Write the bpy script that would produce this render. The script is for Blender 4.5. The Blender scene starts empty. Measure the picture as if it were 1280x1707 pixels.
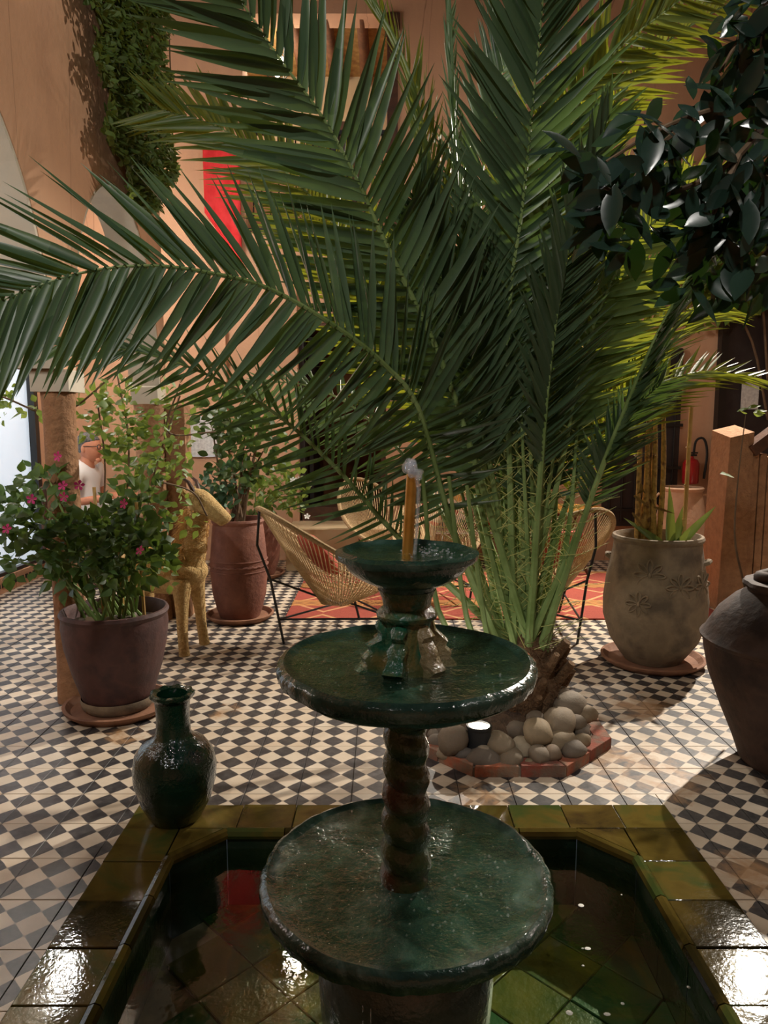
import bpy, bmesh, math, random
import numpy as np
from mathutils import Vector, Matrix, noise as mnoise
R = math.radians
rnd = random.Random(7)
scene = bpy.context.scene
COL = scene.collection

# ------------------------------------------------------------------ camera
CAM_H, FPX, PITCH = 1.37, 1200.0, R(7.0)
cam_d = bpy.data.cameras.new('camera'); cam = bpy.data.objects.new('camera', cam_d); COL.objects.link(cam)
cam.location = (0, 0, CAM_H); cam.rotation_euler = (R(90) - PITCH, 0, 0)
cam_d.sensor_fit = 'HORIZONTAL'; cam_d.sensor_width = 36.0; cam_d.lens = 36.0 * FPX / 1280.0
cam_d.clip_start = 0.02; cam_d.clip_end = 60
scene.camera = cam
# ------------------------------------------------------------------ view, world
scene.view_settings.view_transform = 'Standard'; scene.view_settings.look = 'None'
scene.view_settings.gamma = 1.0; scene.view_settings.use_curve_mapping = False
scene.view_settings.exposure = -0.58
world = bpy.data.worlds.new('night_sky'); scene.world = world; world.use_nodes = True
bg = world.node_tree.nodes['Background']; bg.inputs[0].default_value = (0.75, 0.85, 1.0, 1); bg.inputs[1].default_value = 0.045
# ------------------------------------------------------------------ courtyard lamps
def lamp(name, kind, loc, energy, color, aim=None, size=0.05, cone=100, blend=0.4):
    d = bpy.data.lights.new(name, kind); o = bpy.data.objects.new(name, d); COL.objects.link(o)
    o.location = loc; d.energy = energy; d.color = color
    if kind == 'AREA': d.size = size
    else: d.shadow_soft_size = size
    if kind == 'SPOT': d.spot_size = R(cone); d.spot_blend = blend
    if aim is not None:
        o.rotation_euler = (Vector(aim) - Vector(loc)).to_track_quat('-Z', 'Y').to_euler()
    return o
WARM = (1.0, 0.90, 0.77); NEUT = (1.0, 0.95, 0.88)
lamp('gallery_floodlight', 'SPOT', (3.7, 6.6, 4.2), 2900, WARM, (1.0, 3.6, 0.0), 0.04, 70, 0.5)
lamp('back_wall_lamp', 'SPOT', (1.05, 7.0, 2.75), 420, WARM, (-0.3, 4.2, -0.3), 0.04, 84, 0.4)
lamp('terrace_floodlight', 'SPOT', (3.6, 1.9, 4.6), 560, WARM, (-1.5, 4.3, 3.9), 0.05, 52, 0.5)
lamp('stair_lamp', 'SPOT', (3.7, 2.5, 2.6), 45, WARM, (0.6, 2.6, 0.0), 0.05, 80, 0.5)
lamp('pool_spot', 'SPOT', (2.3, 0.8, 4.3), 130, NEUT, (0.45, 1.75, 0.0), 0.03, 36, 0.5)
lamp('arch_soffit_fill', 'POINT', (-2.35, 2.3, 2.0), 26, NEUT, None, 0.08)  # unseen fill light, added to brighten the near arch soffit and ceiling
lamp('front_gallery_lamp', 'SPOT', (-0.7, -1.2, 4.2), 460, NEUT, (-0.2, 2.8, 2.4), 0.10, 62, 0.5)
lamp('arcade_lamp', 'POINT', (-2.35, 4.9, 2.75), 130, NEUT, None, 0.08)
lamp('corner_lamp', 'POINT', (-2.2, 6.0, 2.9), 60, WARM, None, 0.08)
lamp('salon_lamp', 'POINT', (1.2, 6.2, 2.6), 40, WARM, None, 0.08)

# ------------------------------------------------------------------ pixel helpers (1280 x 1707 frame)
_c, _s = math.cos(PITCH), math.sin(PITCH)
def ray(px, py):
    x = (px - 640) / FPX; y = (py - 853.5) / FPX
    return Vector((x, _c - y * _s, -(y * _c + _s)))
def at(px, py, Y):
    r = ray(px, py); t = Y / r.y
    return Vector((r.x * t, Y, CAM_H + r.z * t))
def gnd(px, py, z=0.0):
    r = ray(px, py); t = (CAM_H - z) / -r.z
    return Vector((r.x * t, r.y * t, z))
def project(p):
    d = Vector(p) - Vector((0, 0, CAM_H))
    f = d.y * _c - d.z * _s; u = d.y * _s + d.z * _c
    if f <= 0.05: return None
    return (640 + FPX * d.x / f, 853.5 - FPX * u / f, f)

# ------------------------------------------------------------------ materials
def lin(c):
    if isinstance(c, str):
        c = [int(c[i:i + 2], 16) / 255 for i in (0, 2, 4)]
    return tuple(((v / 12.92) if v <= 0.04045 else ((v + 0.055) / 1.055) ** 2.4) for v in c[:3]) + (1.0,)
MATS = {}
class NT:
    def __init__(s, name):
        s.m = bpy.data.materials.new(name); s.m.use_nodes = True; s.t = s.m.node_tree
        s.n = s.t.nodes; s.l = s.t.links; s.b = s.n['Principled BSDF']; s.out = s.n['Material Output']
    def new(s, typ, **kw):
        n = s.n.new(typ)
        for k, v in kw.items():
            if k.startswith('i_'): n.inputs[k[2:]].default_value = v
            else: setattr(n, k, v)
        return n
    def link(s, a, b): s.l.new(a, b)
    def noise(s, scale, detail=5, vec=None, dist=0.0, rough=0.55):
        n = s.new('ShaderNodeTexNoise'); n.inputs['Scale'].default_value = scale; n.inputs['Detail'].default_value = detail
        n.inputs['Distortion'].default_value = dist; n.inputs['Roughness'].default_value = rough
        if vec is not None: s.link(vec, n.inputs['Vector'])
        return n.outputs['Fac']
    def ramp(s, fac, stops):
        r = s.new('ShaderNodeValToRGB'); e = r.color_ramp.elements
        while len(e) < len(stops): e.new(0.5)
        for el, (p, c) in zip(e, stops): el.position = p; el.color = c
        s.link(fac, r.inputs['Fac']); return r.outputs['Color']
    def mix(s, fac, a, b, blend='MIX'):
        m = s.new('ShaderNodeMix', data_type='RGBA', blend_type=blend)
        for sock, v in ((m.inputs[0], fac), (m.inputs[6], a), (m.inputs[7], b)):
            if hasattr(v, 'is_linked'): s.link(v, sock)
            else: sock.default_value = v
        return m.outputs[2]
    def math(s, op, a, b=0.0, c=0.0):
        m = s.new('ShaderNodeMath', operation=op)
        for i, v in enumerate((a, b, c)):
            if hasattr(v, 'is_linked'): s.link(v, m.inputs[i])
            else: m.inputs[i].default_value = v
        return m.outputs[0]
    def coord(s, kind='Object'):
        return s.new('ShaderNodeTexCoord').outputs[kind]
    def bump(s, h, strength=0.3, dist=0.01):
        b = s.new('ShaderNodeBump'); b.inputs['Strength'].default_value = strength; b.inputs['Distance'].default_value = dist
        s.link(h, b.inputs['Height']); s.link(b.outputs['Normal'], s.b.inputs['Normal']); return b
def pm(name, c1, c2=None, scale=6.0, rough=0.6, bump=0.0, bscale=40.0, bdist=0.01, metal=0.0, coat=0.0, spec=0.5, lo=0.35, hi=0.65, vary=0.0, c3=None):
    m = NT(name); b = m.b; vec = m.coord()
    c1 = lin(c1); col = None
    if c2 is not None:
        stops = [(lo, c1), (hi, lin(c2))]
        if c3 is not None: stops = [(lo, c1), ((lo + hi) / 2, lin(c2)), (hi, lin(c3))]
        col = m.ramp(m.noise(scale, 7, vec), stops)
    if vary > 0:
        if col is None:
            rgb = m.new('ShaderNodeRGB'); rgb.outputs[0].default_value = c1; col = rgb.outputs[0]
        h = m.new('ShaderNodeHueSaturation'); oi = m.new('ShaderNodeObjectInfo')
        v = m.math('MULTIPLY_ADD', oi.outputs['Random'], 2 * vary, 1 - vary); m.link(v, h.inputs['Value'])
        hv = m.math('MULTIPLY_ADD', oi.outputs['Random'], 0.06 * vary, 0.5 - 0.03 * vary); m.link(hv, h.inputs['Hue'])
        m.link(col, h.inputs['Color']); col = h.outputs[0]
    if col is None: b.inputs['Base Color'].default_value = c1
    else: m.link(col, b.inputs['Base Color'])
    b.inputs['Roughness'].default_value = rough; b.inputs['Metallic'].default_value = metal
    b.inputs['Coat Weight'].default_value = coat; b.inputs['Coat Roughness'].default_value = 0.06
    b.inputs['Specular IOR Level'].default_value = spec
    if bump > 0: m.bump(m.noise(bscale, 6, vec), bump, bdist)
    MATS[name] = m.m; return m.m
def leafmat(name, c1, c2, trans, tw=0.35, rough=0.4, scale=3.0, spec=0.4):
    m = NT(name); b = m.b
    oi = m.new('ShaderNodeObjectInfo'); geo = m.new('ShaderNodeNewGeometry')
    f = m.math('FRACT', m.math('ADD', m.noise(scale, 3, geo.outputs['Position']), oi.outputs['Random']))
    col = m.ramp(f, [(0.1, lin(c1)), (0.9, lin(c2))])
    m.link(col, b.inputs['Base Color']); b.inputs['Roughness'].default_value = rough; b.inputs['Specular IOR Level'].default_value = spec
    t = m.new('ShaderNodeBsdfTranslucent'); t.inputs[0].default_value = lin(trans)
    mx = m.new('ShaderNodeMixShader'); mx.inputs[0].default_value = tw
    m.link(b.outputs[0], mx.inputs[1]); m.link(t.outputs[0], mx.inputs[2]); m.link(mx.outputs[0], m.out.inputs[0])
    MATS[name] = m.m; return m.m
def plaster(name, c1, c2, crack=True, scale=1.2):
    m = NT(name); pos = m.new('ShaderNodeNewGeometry').outputs['Position']
    col = m.ramp(m.noise(scale, 8, pos, 0.4), [(0.3, lin(c1)), (0.7, lin(c2))])
    mp = m.new('ShaderNodeMapping'); mp.inputs['Scale'].default_value = (1, 1, 0.22); m.link(pos, mp.inputs['Vector'])
    streak = m.noise(9, 6, mp.outputs[0]); col = m.mix(0.18, col, m.ramp(streak, [(0.35, lin(c1)), (0.6, lin('f0d0a8'))]), 'MULTIPLY')
    if crack:
        mp2 = m.new('ShaderNodeMapping'); mp2.inputs['Scale'].default_value = (1, 1.4, 0.16); m.link(pos, mp2.inputs['Vector'])
        wv = m.new('ShaderNodeTexVoronoi', feature='DISTANCE_TO_EDGE'); wv.inputs['Scale'].default_value = 1.7
        dn = m.new('ShaderNodeTexNoise'); dn.inputs['Scale'].default_value = 4; dn.inputs['Detail'].default_value = 4; m.link(mp2.outputs[0], dn.inputs['Vector'])
        md = m.new('ShaderNodeMix', data_type='VECTOR'); md.inputs[0].default_value = 0.12
        m.link(mp2.outputs[0], md.inputs[4]); m.link(dn.outputs['Color'], md.inputs[5]); m.link(md.outputs[1], wv.inputs['Vector'])
        ck = m.math('LESS_THAN', wv.outputs['Distance'], 0.0035); col = m.mix(m.math('MULTIPLY', ck, 0.4), col, lin('5a3a24'))
    m.link(col, m.b.inputs['Base Color']); m.b.inputs['Roughness'].default_value = 0.85; m.b.inputs['Specular IOR Level'].default_value = 0.25
    m.bump(m.noise(28, 8, pos), 0.25, 0.012); MATS[name] = m.m; return m.m
def glaze(name, cols, scale=7, rough=0.12, bump=0.25, bscale=14, vary=0.0, rust=False, coat=0.6, spec=0.35):
    m = NT(name); vec = m.coord(); oi = m.new('ShaderNodeObjectInfo')
    va = m.new('ShaderNodeVectorMath', operation='ADD'); m.link(vec, va.inputs[0]); m.link(oi.outputs['Location'], va.inputs[1]); vec = va.outputs[0]
    f = m.noise(scale, 8, vec, 0.8)
    if vary: f = m.math('ADD', f, m.math('MULTIPLY_ADD', oi.outputs['Random'], vary, -vary / 2))
    n = len(cols); col = m.ramp(f, [(0.28 + 0.44 * i / max(1, n - 1), lin(c)) for i, c in enumerate(cols)])
    if rust:
        r = m.ramp(m.noise(scale * 0.7, 5, vec, 1.2), [(0.6, (0, 0, 0, 1)), (0.68, (1, 1, 1, 1))])
        col = m.mix(r, col, lin('6b5c3c'))
    m.link(col, m.b.inputs['Base Color']); m.b.inputs['Roughness'].default_value = rough
    m.b.inputs['Specular IOR Level'].default_value = spec; m.b.inputs['Coat Weight'].default_value = coat; m.b.inputs['Coat Roughness'].default_value = 0.05
    h = m.math('ADD', m.noise(bscale, 4, vec), m.math('MULTIPLY', m.noise(bscale * 6, 3, vec), 0.3))
    bp = m.bump(h, bump, 0.02); m.link(bp.outputs[0], m.b.inputs['Coat Normal']); MATS[name] = m.m; return m.m
def watermat(name, tint, bump, bscale, gloss_rough=0.03, base=0.02, white=0.0):
    m = NT(name); m.n.remove(m.b)
    tr = m.new('ShaderNodeBsdfTransparent'); tr.inputs[0].default_value = tint
    gl = m.new('ShaderNodeBsdfGlossy'); gl.inputs['Roughness'].default_value = gloss_rough; gl.inputs[0].default_value = (1, 1, 1, 1)
    fr = m.new('ShaderNodeFresnel'); fr.inputs['IOR'].default_value = 1.33
    pos = m.new('ShaderNodeNewGeometry').outputs['Position']
    bp = m.new('ShaderNodeBump'); bp.inputs['Strength'].default_value = bump; bp.inputs['Distance'].default_value = 0.02
    h = m.math('ADD', m.noise(bscale, 3, pos, 0.6), m.math('MULTIPLY', m.noise(bscale * 4, 2, pos), 0.35))
    m.link(h, bp.inputs['Height']); m.link(bp.outputs[0], gl.inputs['Normal']); m.link(bp.outputs[0], fr.inputs['Normal'])
    fac = m.math('MULTIPLY', m.math('ADD', fr.outputs[0], base), m.math('SUBTRACT', 1.0, m.new('ShaderNodeNewGeometry').outputs['Backfacing']))
    mx = m.new('ShaderNodeMixShader'); m.link(fac, mx.inputs[0]); m.link(tr.outputs[0], mx.inputs[1]); m.link(gl.outputs[0], mx.inputs[2])
    res = mx.outputs[0]
    if white:
        df = m.new('ShaderNodeBsdfDiffuse'); df.inputs[0].default_value = (.9, .93, 1, 1); tl = m.new('ShaderNodeBsdfTranslucent'); tl.inputs[0].default_value = (.9, .93, 1, 1)
        a = m.new('ShaderNodeAddShader'); m.link(df.outputs[0], a.inputs[0]); m.link(tl.outputs[0], a.inputs[1]); m2 = m.new('ShaderNodeMixShader'); m2.inputs[0].default_value = white; m.link(res, m2.inputs[1]); m.link(a.outputs[0], m2.inputs[2]); res = m2.outputs[0]
    m.link(res, m.out.inputs[0]); MATS[name] = m.m; return m.m
def emis(name, c, strength):
    m = NT(name); m.b.inputs['Base Color'].default_value = lin(c); m.b.inputs['Emission Color'].default_value = lin(c)
    m.b.inputs['Emission Strength'].default_value = strength; MATS[name] = m.m; return m.m

def stone_material():
    m = NT('stone'); vec = m.coord(); oi = m.new('ShaderNodeObjectInfo')
    base = m.ramp(oi.outputs['Random'], [(0.0, lin('4f4b48')), (0.2, lin('7d6a50')), (0.4, lin('9a8768')), (0.6, lin('645a50')), (0.8, lin('a3957d')), (1.0, lin('6f5a45'))])
    col = m.mix(m.math('MULTIPLY', m.noise(2.5, 8, vec), 0.5), base, lin('5a4e42'))
    m.link(col, m.b.inputs['Base Color']); m.b.inputs['Roughness'].default_value = 0.75; m.bump(m.noise(9, 6, vec), 0.12, 0.02); MATS['stone'] = m.m
plaster('orange_plaster', 'c29a7c', 'd0a88a'); plaster('pale_plaster', 'b9b2a4', 'cfc9bb', False)
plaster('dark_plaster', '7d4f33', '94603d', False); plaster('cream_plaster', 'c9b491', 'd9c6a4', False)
pm('column_clay', '8c6648', '9f7654', 18, 0.9, 0.8, 35, 0.02); pm('grout', '75685a', '8f806e', 20, 0.9)
pm('soil', '3a2a1e', '56412e', 30, 0.95, 0.9, 60, 0.02)
pm('brick', '96523c', '7f6250', 14, 0.9, 0.5, 60, vary=0.25, c3='6f665a', lo=.4, hi=.75)
pm('purple_clay', '3f2826', '50332f', 7, 0.62, 0.4, 25, c3='362324'); pm('red_clay', '633a2d', '7a4d3c', 9, 0.75, 0.5, 40)
pm('saucer_clay', '6f4a36', '8a6148', 8, 0.8, 0.4, 40); pm('tan_clay', '6c5e4a', '7f6e57', 5, 0.85, 0.5, 30, c3='594d3e')
pm('urn_clay', 'b58f74', 'c6a386', 8, 0.85, 0.4, 30); pm('dark_clay', '3d2d27', '4d3a31', 6, 0.75, 0.5, 25, c3='302422')
pm('black_metal', '141414', rough=0.4, metal=0.0); pm('dark_door', '22191a', '2c2422', 10, 0.6)
pm('dark_wood', '3c2415', '553420', 12, 0.6, 0.4, 30); pm('log_wood', '5a3820', '74492a', 10, 0.8, 0.5, 30)
pm('cane', '9d7340', 'c39a5a', 14, 0.7, 0.3, 50); pm('bamboo', 'b88f4e', 'caa568', 14, 0.55)
pm('dry_stalk', '8a6b3c', 'b7924f', 22, 0.8, 0.8, 60, c3='6a4a28')
pm('rope_cord', 'a98c62', 'c4a87c', 60, 0.8); pm('rope_rim', '8c7350', 'ad9067', 90, 0.85, 0.8, 160, 0.006)
pm('red_cushion', '8f3626', 'a84c36', 14, 0.9, 0.4, 90); pm('straw', 'b8935a', 'd6b67c', 60, 0.9, 1.0, 130, 0.015)
pm('straw_fringe', 'c49a58', 'a87f42', 40, 0.9); pm('copper_pipe', 'b07a2e', 'c79345', 20, 0.35, metal=0.6)
pm('white_cloth', 'e8e6e4', rough=0.9); pm('dark_cloth', '1d2230', '262b3b', 20, 0.9); pm('skin', 'b9785a', 'c58666', 12, 0.6)
pm('grey_hair', '3c3a38', '6e6c6a', 60, 0.7, 0.6, 120); pm('paper', 'd8d8d4', 'b8b8b6', 40, 0.8); pm('red_cloth', 'c62326', 'd8373a', 10, 0.9)
pm('red_enamel', 'a81e22', rough=0.3, coat=0.5); pm('rubber', '161616', rough=0.6)
stone_material(); pm('palm_fibre', '5a4129', '7d6043', 30, 0.95, 0.9, 90, 0.02)
pm('green_stem', '5f7a3c', '7c9552', 9, 0.5); pm('petiole', '5c7438', '8aa063', 5, 0.5); pm('spine', 'a0a655', 'c6c47a', 5, 0.5)
pm('twig', '5a4632', '6e5840', 20, 0.8); pm('pink_petal', 'b3195f', 'd23a86', 30, 0.6); pm('white_petal', 'e8e8e0', rough=0.6)
pm('lamp_body', '26282a', rough=0.45); pm('steel_glass', 'cfd6dc', rough=0.2)
leafmat('palm_leaf', '41593f', '586f52', '6f8c3a', 0.17, 0.36); leafmat('palm_leaf_olive', '4a6034', '5f7540', 'a8ac2c', 0.36, 0.42)
leafmat('shrub_leaf', '2a4522', '3f5c2c', '7a963a', 0.22, 0.45); leafmat('light_leaf', '46652c', '6a853a', 'a2b44a', 0.33, 0.45)
leafmat('ficus_leaf', '1a2a24', '283b32', '4f7a2a', 0.08, 0.22, spec=0.6); leafmat('succulent', '3f5f4c', '587a60', '6a9a50', 0.15, 0.5)
leafmat('aloe_leaf', '42602f', '5f7838', 'a0a846', 0.12, 0.45); leafmat('vine_leaf', '3a5026', '566c30', '8a9838', 0.25, 0.5)
glaze('green_glaze', ['16281f', '243d33', '354f45', '5d736b'], 10, 0.16, 0.3, 18); glaze('aged_glaze', ['2c3f22', '1f5a44', '6b6238', '2a4a2e'], 9, 0.18, 0.5, 22, rust=True)
glaze('tan_glaze', ['5a4a2c', '8a7a58', 'a09272', '4f5f44'], 12, 0.25, 0.6, 24)
glaze('stem_glaze', ['1e2a18', '3b4a2a', '4a2a18', '2a3a26'], 5, 0.15, 0.4, 20); glaze('vase_glaze', ['03140e', '0a2a1c', '06180f'], 6, 0.1, 0.35, 18)
glaze('rim_glaze', ['2b2511', '483c18', '5a4d22', '3c4822'], 5, 0.06, 0.05, 16, vary=0.35, coat=0.0, spec=0.28); glaze('pool_glaze', ['28461f', '5a5c24', '6e662c', '33593a'], 3.5, 0.25, 0.2, 9, vary=0.55)
glaze('pool_wall_glaze', ['10201a', '1c3026', '2a3a2a'], 4, 0.2, 0.3, 9, vary=0.2); glaze('grey_glaze', ['3a4440', '586460', '22302c'], 6, 0.2, 0.3, 14)
watermat('pool_water', (0.76, 0.84, 0.70, 1), 0.05, 9); watermat('basin_water', (0.86, 0.93, 0.87, 1), 0.55, 26, base=0.03); watermat('splash_water', (0.93, 0.95, 0.97, 1), 0.9, 60, base=0.14, white=0.08)
watermat('window_glass', (0.93, 0.96, 0.98, 1), 0.0, 3)
emis('lit_curtain', 'e6ecf4', 1.1); emis('bulb', 'fff0d0', 22.0); emis('uplight_lens', 'fff2dd', 30.0)

# ------------------------------------------------------------------ mesh builder
class MB:
    def __init__(s): s.v = []; s.f = []
    def add(s, verts, faces, M=None):
        o = len(s.v)
        if M is not None: verts = [M @ Vector(p) for p in verts]
        s.v.extend([tuple(p) for p in verts]); s.f.extend([tuple(i + o for i in f) for f in faces]); return s
    def box(s, lo, hi, M=None, bev=0.0):
        x0, y0, z0 = lo; x1, y1, z1 = hi
        if bev <= 0:
            v = [(x0, y0, z0), (x1, y0, z0), (x1, y1, z0), (x0, y1, z0), (x0, y0, z1), (x1, y0, z1), (x1, y1, z1), (x0, y1, z1)]
            f = [(0, 3, 2, 1), (4, 5, 6, 7), (0, 1, 5, 4), (1, 2, 6, 5), (2, 3, 7, 6), (3, 0, 4, 7)]
        else:
            b = bev
            v = [(x0, y0, z0), (x1, y0, z0), (x1, y1, z0), (x0, y1, z0), (x0, y0, z1 - b), (x1, y0, z1 - b), (x1, y1, z1 - b), (x0, y1, z1 - b),
                 (x0 + b, y0 + b, z1), (x1 - b, y0 + b, z1), (x1 - b, y1 - b, z1), (x0 + b, y1 - b, z1)]
            f = [(0, 3, 2, 1), (8, 9, 10, 11)] + [(i, (i + 1) % 4, 4 + (i + 1) % 4, 4 + i) for i in range(4)] + [(4 + i, 4 + (i + 1) % 4, 8 + (i + 1) % 4, 8 + i) for i in range(4)]
        return s.add(v, f, M)
    def lathe(s, prof, n=40, M=None, fn=None, cap=True):
        v = []; f = []
        for j, (r, z) in enumerate(prof):
            for i in range(n):
                a = 2 * math.pi * i / n; rr, zz = (r, z) if fn is None else fn(r, z, a)
                v.append((rr * math.cos(a), rr * math.sin(a), zz))
        for j in range(len(prof) - 1):
            for i in range(n):
                k = (i + 1) % n; f.append((j * n + i, j * n + k, (j + 1) * n + k, (j + 1) * n + i))
        if cap:
            if prof[0][0] > 1e-4: f.append(tuple(range(n - 1, -1, -1)))
            if prof[-1][0] > 1e-4: f.append(tuple((len(prof) - 1) * n + i for i in range(n)))
        return s.add(v, f, M)
    def tube(s, pts, rad, n=6, closed=False):
        pts = [Vector(p) for p in pts]; m = len(pts); rs = rad if isinstance(rad, (list, tuple)) else [rad] * m
        v = []; f = []; up = None
        for i, p in enumerate(pts):
            a = pts[(i - 1) % m] if (i > 0 or closed) else p; b = pts[(i + 1) % m] if (i < m - 1 or closed) else p
            t = (b - a).normalized() if (b - a).length > 1e-9 else Vector((0, 0, 1))
            if up is None:
                up = t.orthogonal().normalized()
            else:
                up = (up - t * up.dot(t)); up = up.normalized() if up.length > 1e-6 else t.orthogonal().normalized()
            w = t.cross(up)
            for k in range(n):
                an = 2 * math.pi * k / n; v.append(p + (up * math.cos(an) + w * math.sin(an)) * rs[i])
        for i in range(m - 1 + (1 if closed else 0)):
            j = (i + 1) % m
            for k in range(n):
                l = (k + 1) % n; f.append((i * n + k, i * n + l, j * n + l, j * n + k))
        if not closed:
            f.append(tuple(range(n - 1, -1, -1))); f.append(tuple((m - 1) * n + k for k in range(n)))
        return s.add(v, f)
    def ball(s, c, r, M=None, n=10, m=7, fn=None):
        v = []; f = []
        for j in range(m + 1):
            th = math.pi * j / m
            for i in range(n):
                a = 2 * math.pi * i / n; d = Vector((math.sin(th) * math.cos(a), math.sin(th) * math.sin(a), math.cos(th)))
                k = fn(d) if fn else 1.0
                v.append(Vector(c) + Vector((d.x * r[0], d.y * r[1], d.z * r[2])) * k)
        for j in range(m):
            for i in range(n):
                k = (i + 1) % n; f.append((j * n + i, (j + 1) * n + i, (j + 1) * n + k, j * n + k))
        return s.add(v, f, M)
    def mesh(s, name, mat, smooth=True, angle=40):
        me = bpy.data.meshes.new(name); me.from_pydata(s.v, [], s.f)
        for mm in (mat if isinstance(mat, (list, tuple)) else [mat]): me.materials.append(MATS[mm])
        if smooth:
            me.polygons.foreach_set('use_smooth', [True] * len(me.polygons)); me.set_sharp_from_angle(angle=R(angle))
        me.update(); return me
    def build(s, name, mat, parent=None, smooth=True, angle=40, loc=None, **kw):
        return put(name, s.mesh(name, mat, smooth, angle), parent, loc, **kw)
def put(name, me, parent=None, loc=None, rot=None, scale=None, label=None, cat=None, group=None, kind=None, M=None):
    o = bpy.data.objects.new(name, me); COL.objects.link(o)
    if parent is not None: o.parent = parent
    if M is not None: o.matrix_local = M
    if loc is not None: o.location = loc
    if rot is not None: o.rotation_euler = rot
    if scale is not None: o.scale = scale
    for k, v in (('label', label), ('category', cat), ('group', group), ('kind', kind)):
        if v: o[k] = v
    return o
def thing(name, label, cat, loc=(0, 0, 0), rz=0.0, group=None, kind=None):
    return put(name, None, None, loc, (0, 0, rz), None, label, cat, group, kind)
def structure(name, mb, mat, parent=None, **kw):
    return mb.build(name, mat, parent, kind=(None if parent else 'structure'), **kw)
def spline(pts, n):
    pts = [Vector(p) for p in pts]; P = [pts[0] * 2 - pts[1]] + pts + [pts[-1] * 2 - pts[-2]]
    seg = len(pts) - 1; out = []
    for i in range(n):
        u = i / (n - 1) * seg; k = min(int(u), seg - 1); t = u - k
        a, b, c, d = P[k:k + 4]
        out.append(0.5 * ((2 * b) + (c - a) * t + (2 * a - 5 * b + 4 * c - d) * t * t + (3 * b - a - 3 * c + d) * t ** 3))
    return out
# ================================================================== SETTING
TS, TX0, TY0 = 0.2, -0.12, 2.535          # cement tile pitch and joint origin
PX0, PX1, PY1 = -0.88, 1.01, 2.44         # outer edge of the pool rim
PY0 = 0.62
def tile_material():
    m = NT('diamond_cement_tile'); pos = m.new('ShaderNodeNewGeometry').outputs['Position']
    nz = m.new('ShaderNodeTexNoise'); nz.inputs['Scale'].default_value = 22; m.link(pos, nz.inputs['Vector'])
    wob = m.new('ShaderNodeVectorMath', operation='MULTIPLY_ADD'); m.link(nz.outputs['Color'], wob.inputs[0])
    wob.inputs[1].default_value = (0.006,) * 3; m.link(pos, wob.inputs[2])
    sp = m.new('ShaderNodeSeparateXYZ'); m.link(wob.outputs[0], sp.inputs[0])
    k = 2 * math.pi / (TS / 2)
    cx = m.math('COSINE', m.math('MULTIPLY', m.math('ADD', sp.outputs[0], -TX0 - 0.003), k))
    cy = m.math('COSINE', m.math('MULTIPLY', m.math('ADD', sp.outputs[1], -TY0 - 0.003), k))
    f = m.math('SUBTRACT', cx, cy)
    fac = m.new('ShaderNodeMapRange'); fac.inputs[1].default_value = -0.05; fac.inputs[2].default_value = 0.05; m.link(f, fac.inputs[0])
    oi = m.new('ShaderNodeObjectInfo')
    n1 = m.noise(5, 7, pos); n2 = m.noise(38, 6, pos)
    white = m.mix(m.ramp(n1, [(0.35, (0, 0, 0, 1)), (0.7, (1, 1, 1, 1))]), lin('b9ab97'), lin('d2c6b4'))
    white = m.mix(m.math('MULTIPLY', oi.outputs['Random'], 0.25), white, lin('c3a684'))
    black = m.mix(m.ramp(n2, [(0.4, (0, 0, 0, 1)), (0.75, (1, 1, 1, 1))]), lin('2b2a2c'), lin('4c4847'))
    black = m.mix(m.math('MULTIPLY', oi.outputs['Random'], 0.2), black, lin('57504a'))
    col = m.mix(fac.outputs[0], white, black)
    # terracotta dirt trodden in beside the palm bed and the pots
    dirt = None
    for (x, y, r0) in ((1.02, 2.75, 0.62), (1.25, 3.35, 0.42), (0.35, 2.5, 0.34), (-1.15, 3.05, 0.26), (1.12, 2.05, 0.3), (-0.75, 3.3, 0.2)):
        d = m.new('ShaderNodeVectorMath', operation='DISTANCE'); m.link(pos, d.inputs[0]); d.inputs[1].default_value = (x, y, 0)
        q = m.new('ShaderNodeMapRange'); q.inputs[1].default_value = r0; q.inputs[2].default_value = r0 * 0.2; m.link(d.outputs['Value'], q.inputs[0])
        dirt = q.outputs[0] if dirt is None else m.math('MAXIMUM', dirt, q.outputs[0])
    dn = m.noise(6.5, 7, pos, 0.8, 0.65)
    dm = m.new('ShaderNodeMapRange'); dm.inputs[1].default_value = 0.80; dm.inputs[2].default_value = 1.0
    m.link(m.math('ADD', m.math('MULTIPLY', dirt, 0.40), dn), dm.inputs[0])
    col = m.mix(m.math('MULTIPLY', dm.outputs[0], 0.85), col, lin('a5805a'))
    m.link(col, m.b.inputs['Base Color']); m.b.inputs['Roughness'].default_value = 0.42
    m.bump(n2, 0.08, 0.01); MATS['diamond_cement_tile'] = m.m
tile_material()

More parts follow.
